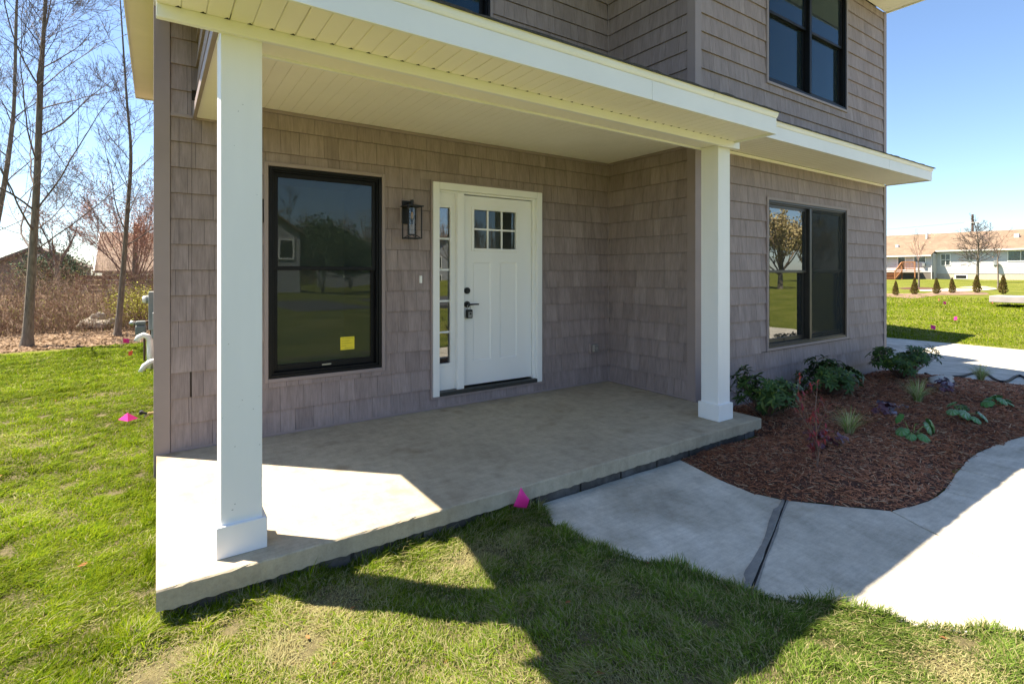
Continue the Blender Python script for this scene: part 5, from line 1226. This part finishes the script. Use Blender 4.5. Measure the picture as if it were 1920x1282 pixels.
for (a, b, c, d) in WLf:
    wn = MB().box(lx_ - .05, lx_ + .02, a - .09, a, c - .05, d + .09).box(lx_ - .05, lx_ + .02, b, b + .09, c - .05, d + .09).box(lx_ - .05, lx_ + .02, a, b, d, d + .09).box(lx_ - .05, lx_ + .02, a, b, c - .05, c).build('window' if c > 2 else 'door', 'far_white', rn)
    MB().box(lx_, lx_ + .015, a + .06, b - .06, c + .1, d - .06).build('pane', 'glass', wn)
for y in (13.8, 14.1): pass
for a, b in ((13.6, 14.6), (6.8, 7.8)):
    MB().box(rx_ - .01, rx_ + .009, a - .06, b + .06, .62, 1.08).build('basement_window', 'far_white', rn); MB().box(rx_ - .02, rx_ - .011, a + .06, b - .06, .68, 1.0).build('pane', 'black_frame', rn)
MB().box(lx_ - .25, lx_ - .02, 16.85, 17.1, 2.0, 2.35).build('electric_box', 'meter_grey', rn)
m = MB().tube([(rx_ - .3, 11.25, 2.55), (rx_ - .32, 11.2, 2.1), (rx_ - .25, 11.3, 1.9)], [.16, .2, .1], 8).build('wall_dish', 'meter_grey', rn)
for (x, y, z, s, h) in ((67.6, 20.3, 4.15, .16, .42), (70.0, 18.2, 5.15, .09, .8), (69.4, 10.3, 4.85, .2, .5)):
    MB().box(x - s, x + s, y - s, y + s, z - .2, z + h).build('roof_vent', 'far_siding', rn, bevel=.03)
# deck with stairs
dk = empty('wooden_deck', (64.2, 19, .55), 'small orange-brown wooden deck with stairs behind the white ranch house', 'deck')
for k in range(11): MB().box(63.3, 65.2, 17.2 + k * .145, 17.335 + k * .145, 1.46, 1.50).build('board', 'wood_deck', dk)
for k in range(11): MB().box(63.3, 65.2, 18.8 + k * .145, 18.935 + k * .145, 1.46, 1.50).build('board', 'wood_deck', dk)
for k in range(6): MB().box(63.28 - .27 * (k + 1), 63.28 - .27 * k - .01, 18.5, 20.3, 1.30 - .155 * k, 1.34 - .155 * k).build('tread', 'wood_deck', dk); MB().box(63.28 - .27 * (k + 1) + .2, 63.28 - .27 * (k + 1) + .22, 18.5, 20.3, 1.15 - .155 * k, 1.299 - .155 * k).build('riser', 'wood_fence', dk)
for y in (18.45, 20.35):
    MB().bar((63.4, y, 2.4), (61.6, y, 1.4), .09, .12).build('stair_rail', 'wood_deck', dk); MB().bar((63.4, y, 1.35), (61.6, y, .5), .05, .25).build('stringer', 'wood_deck', dk)
    MB().box(61.58, 61.68, y - .05, y + .05, .3, 1.5).build('post', 'wood_deck', dk)
    m = MB()
    for k in range(9): m.bar((61.75 + k * .2, y, .75 + k * .105), (61.75 + k * .2, y, 1.5 + k * .111), .03, .03)
    m.build('balusters', 'wood_deck', dk, kind='stuff')
for y in (17.2, 18.4, 20.4): MB().box(63.3, 63.4, y - .05, y + .05, .3, 2.5).build('post', 'wood_deck', dk)
for z in (1.62, 2.42): MB().box(63.32, 63.38, 17.25, 18.36, z, z + .08).build('rail', 'wood_deck', dk)
m = MB()
for k in range(9): m.box(63.33, 63.37, 17.32 + k * .12, 17.36 + k * .12, 1.70, 2.42)
m.build('balusters', 'wood_deck', dk, kind='stuff')
# evergreens
def evergreen(seed):
    r = np.random.default_rng(seed); n = 2600; t = r.random(n) ** .8; a = r.uniform(0, 6.28, n); rad = (.30 * (1 - t) ** .75 * (.35 + .65 * t.clip(0, .15) / .15) + .015) * r.uniform(.45, 1.1, n) * (1 + .22 * np.sin(3 * a + 9 * t) * np.sin(14 * t + 2 * a))
    c = np.stack([rad * np.cos(a), rad * np.sin(a), .06 + t * 1.36], 1); d = np.stack([np.cos(a) * .45, np.sin(a) * .45, np.ones(n)], 1) + r.normal(0, .3, (n, 3)); d /= np.linalg.norm(d, axis=1)[:, None]; s = r.uniform(.03, .06, (n, 1)); q = np.cross(d, r.normal(0, 1, (n, 3))); q /= np.linalg.norm(q, axis=1)[:, None]
    V = np.stack([c - d * s, c + q * s * .4, c + d * s, c - q * s * .4], 1); C = np.array([.17, .155, .036]) * r.uniform(.5, 1.35, (n, 1)); br = r.random((n, 1)) < .3; C = np.where(br, np.array([.22, .115, .05]) * r.uniform(.6, 1.2, (n, 1)), C)
    return V.reshape(-1, 3), [(np.arange(n) * 4)[:, None] + np.array([[0, 1, 2, 3]])], np.repeat(C, 4, 0)
ev = empty('arborvitae', (0, 0, 0), 'x', 'evergreen', 'small evergreens planted in a row'); npmesh('foliage', *evergreen(1)[:2], 'shrub_tone', ev, tone=evergreen(1)[2]); MB().tube([(0, 0, -.05), (0, 0, 1.2)], [.03, .006], 6).build('trunk', 'bark', ev)
EVS = [(26.9, 6.25, .54, 'leftmost small evergreen of the row, next to our house edge'), (27.7, 5.7, .63, 'second small evergreen from the left in the row'), (29.3, 5.25, .60, 'third small evergreen from the left in the row'), (30.6, 4.95, .60, 'fourth small evergreen from the left in the row'), (31.7, 4.2, .70, 'fifth small evergreen, in front of the bare lawn tree'), (31.5, 3.1, .70, 'sixth small evergreen, just left of the raised slab'), (33.2, 1.9, .7, 'small evergreen at the right picture edge')]
for k, (x, y, s, lb) in enumerate(EVS):
    o = ev if k == 0 else copy_tree(ev); o.location = (x, y, gzf(x, y)); o.rotation_euler.z = k * 1.3; o.scale = (s * (.9 + .08 * (k % 3)), s, s); o['label'] = lb
def mound(x, y, rx, ry, h, mat, name, label):
    V = []; F_ = []; n = 28; rr_ = 5
    for j in range(rr_ + 1):
        for i in range(n):
            a = 6.2832 * i / n; q = j / rr_; k = 1 + .12 * math.sin(3 * a + x) + .06 * math.sin(7 * a); px, py = x + rx * q * k * math.cos(a), y + ry * q * k * math.sin(a); V.append((px, py, gzf(px, py) + .012 + h * (1 - q * q)))
    for j in range(rr_):
        for i in range(n): F_.append((j * n + i, (j + 1) * n + i, (j + 1) * n + (i + 1) % n, j * n + (i + 1) % n))
    return MB().add(V, F_).build(name, mat, smooth=True, label=label, kind='structure')
mound(27.6, 5.9, 2.0, 1.2, .03, 'bare_soil', 'soil_strip', 'bare soil around the left evergreens'); mound(30.6, 4.9, 2.6, 1.2, .03, 'bare_soil', 'soil_strip', 'bare soil around the middle evergreens'); mound(36.3, 8.2, 1.3, 1.3, .08, 'mulch_soil', 'mulch_ring', 'ring of mulch around the young tree')
mound(38, 6.5, 5, 1.4, .01, 'foundation_tan', 'sand_strip', 'pale strip of sand at the lot line')
# young trees on the right
round_tree('young_tree', (36.3, 8.25, gzf(36.3, 8.25)), 51, 4.6, 'slender young tree with a pale trunk in front of the deck', 'twig_red', 'bud_gold', 7, 1.7, .06, 2, 1, 'bare trees on the right lawn', 2.4, (.02, .04), .006, (2, 3), 1.6)
zt_ = gzf(53.9, 9.65)
big_tree('young_tree', [(53.9, 9.65, zt_ - .1), (53.9, 9.62, zt_ + 1.5), (53.95, 9.6, zt_ + 2.4), (53.9, 9.6, zt_ + 3.3), (53.85, 9.65, zt_ + 4.2)], .12, .035, 52, 'wide bare lawn tree in front of the white ranch house', .26, 30, 2.1, 2, group='bare trees on the right lawn', rmin=.011, up=.05, rise=.45, kids=(4, 6))
round_tree('young_tree', (39.3, 5.05, gzf(39.3, 5.05)), 53, 4.4, 'thin staked young tree with orange buds near the right edge', 'twig_red', 'bud_red', 6, 1.9, .05, 2, 1, 'bare trees on the right lawn', 1.4, (.02, .04), .006, (2, 3), 1.5)
sl = empty('raised_slab', (24, -1.5, .1), 'long pale flat slab resting on wooden blocks on the right lawn', 'slab')
zs = gzf(24, -1) + .16
MB().box(23.2, 24.4, -7.5, 1.72, zs, zs + .26).build('slab', 'lavender_slab', sl, bevel=.02)
for y in (.45, .15, -3, -6): MB().box(23.3, 24.2, y - .07, y + .07, zs - .24, zs - .002).build('block', 'wood_deck', sl)
up = empty('utility_pole', (100, 21.5, 1), 'wooden utility pole with crossarm behind the ranch roof', 'utility pole')
MB().tube([(100, 21.6, .5), (100, 21.6, 10.3)], [.2, .15], 8).build('pole', 'utility_wood', up); MB().bar((99.8, 20.6, 9.0), (99.8, 22.5, 9.0), .12, .14).build('crossarm', 'far_white', up)
MB().bar((99.9, 21.2, 8.2), (99.8, 20.8, 8.95), .05, .05).build('brace', 'utility_wood', up)
wr = MB()
for (y, z) in ((20.65, 9.12), (22.45, 9.12), (21.6, 8.0)): wr.tube([(99.8, y, z), (101, y + 22, z - .7), (102, y + 45, z)], .012, 4)
wr.build('overhead_wires', 'utility_wood', label='thin overhead wires running left from the utility pole', cat='wires')
leafy_shrub('far_tree', (88, 31.5, .8), 3.0, 6.8, 9, 'forsythia', 'pale green treetop showing beside the right house corner', 'tree', 5000, (.08, .16))
gable_house('far_house', 84, 92, 38, 46, .5, 7.0, 8.8, 'y', 'far_siding', 'roof_brown', 'sliver of a distant house roof at our right house corner')

# ------------------------------------------------------------------ across the street (seen in the windows)
gable_house('street_house', -5.6, 4.0, -46, -36, -.5, 4.3, 7.6, 'y', 'far_grey_siding', 'roof_brown', 'grey gabled house across the street, reflected in the left window', ((2.6, 3.5, 2.4, 3.7, -35.95), (-2, -.6, 2.4, 3.7, -35.95)))
gable_house('street_house', 24.3, 33, -70, -60, -1.2, 3.6, 6.4, 'y', 'far_grey_siding', 'roof_brown', 'grey gabled house with white trim reflected in the sidelight', ((26.2, 27.6, 1.9, 3.4, -59.95), (29.4, 30.8, 1.9, 3.4, -59.95), (26.2, 27.6, -.6, .9, -59.95)))
gable_house('street_house', 13.6, 20, -70, -61, -1.2, 3.0, 5.4, 'y', 'far_grey_siding', 'roof_brown', 'lower grey gabled house reflected at the right edge of the left window', ((15, 16.2, 1.2, 2.6, -60.95),))
leafy_shrub('conifer_tree', (6.2, -38, -.3), 2.2, 6.0, 15, 'conifer', 'dark evergreen reflected in the left window', 'tree', 9000, (.08, .18))
leafy_shrub('conifer_tree', (10.2, -44, -.3), 1.8, 5.5, 16, 'conifer', 'smaller dark evergreen reflected beside the left window rail', 'tree', 7000, (.08, .18))
def woods():
    r = np.random.default_rng(77); m = MB(); n = 420; c_ = []
    for k in range(n):
        x, y = r.uniform(-45, 95), r.uniform(-95, -74); h = r.uniform(7, 13); p = np.array([x, y, -1.2]); m.tube([tuple(p), tuple(p + [r.normal(0, .3), 0, h * .5]), tuple(p + [r.normal(0, .7), 0, h])], [.14, .1, .03], 4, cap=False); c_.append((p, h))
    o = m.build('far_woods', 'brush_stem', label='belt of bare woods beyond the street houses', kind='stuff')
    n2 = 60000; k = r.integers(0, n, n2); P = np.array([q[0] for q in c_])[k]; H = np.array([q[1] for q in c_])[k]; t = r.uniform(.15, 1, n2)
    c = P + np.stack([r.normal(0, 1.1, n2), r.normal(0, 1.1, n2), H * t], 1); a = r.normal(0, 1, (n2, 3)); a[:, 2] = np.abs(a[:, 2]); a /= np.linalg.norm(a, axis=1)[:, None]; s_ = r.uniform(.3, .9, (n2, 1)); w2 = np.cross(a, r.normal(0, 1, (n2, 3))); w2 /= np.linalg.norm(w2, axis=1)[:, None]; w2 *= .03
    o = npmesh('far_woods_twigs', np.stack([c - a * s_, c + w2, c + a * s_, c - w2], 1).reshape(-1, 3), [(np.arange(n2) * 4)[:, None] + np.array([[0, 1, 2, 3]])], 'brush_stem'); tag(o, 'twigs of the bare woods beyond the street', kind='stuff')
woods()
for k, (x, y, h, mt, lb) in enumerate(((5.5, -52, 12, None, 'tall bare tree behind the street houses, reflected left'), (20, -42, 10, None, 'bare tree reflected in the door panes'), (31, -17, 7.5, 'bud_gold', 'golden budding tree reflected in the front window'), (38, -24, 9, 'bud_gold', 'larger golden budding tree reflected in the front window'), (50, -24, 9, 'bud_gold', 'budding tree at the far right of the street'))):
    round_tree('street_tree', (x, y, -.3), 60 + k, h, lb, 'twig' if mt is None else 'brush_stem', mt, 11, 1.6, .22, 3, 5, None, 1.3, (.06, .12), .012)
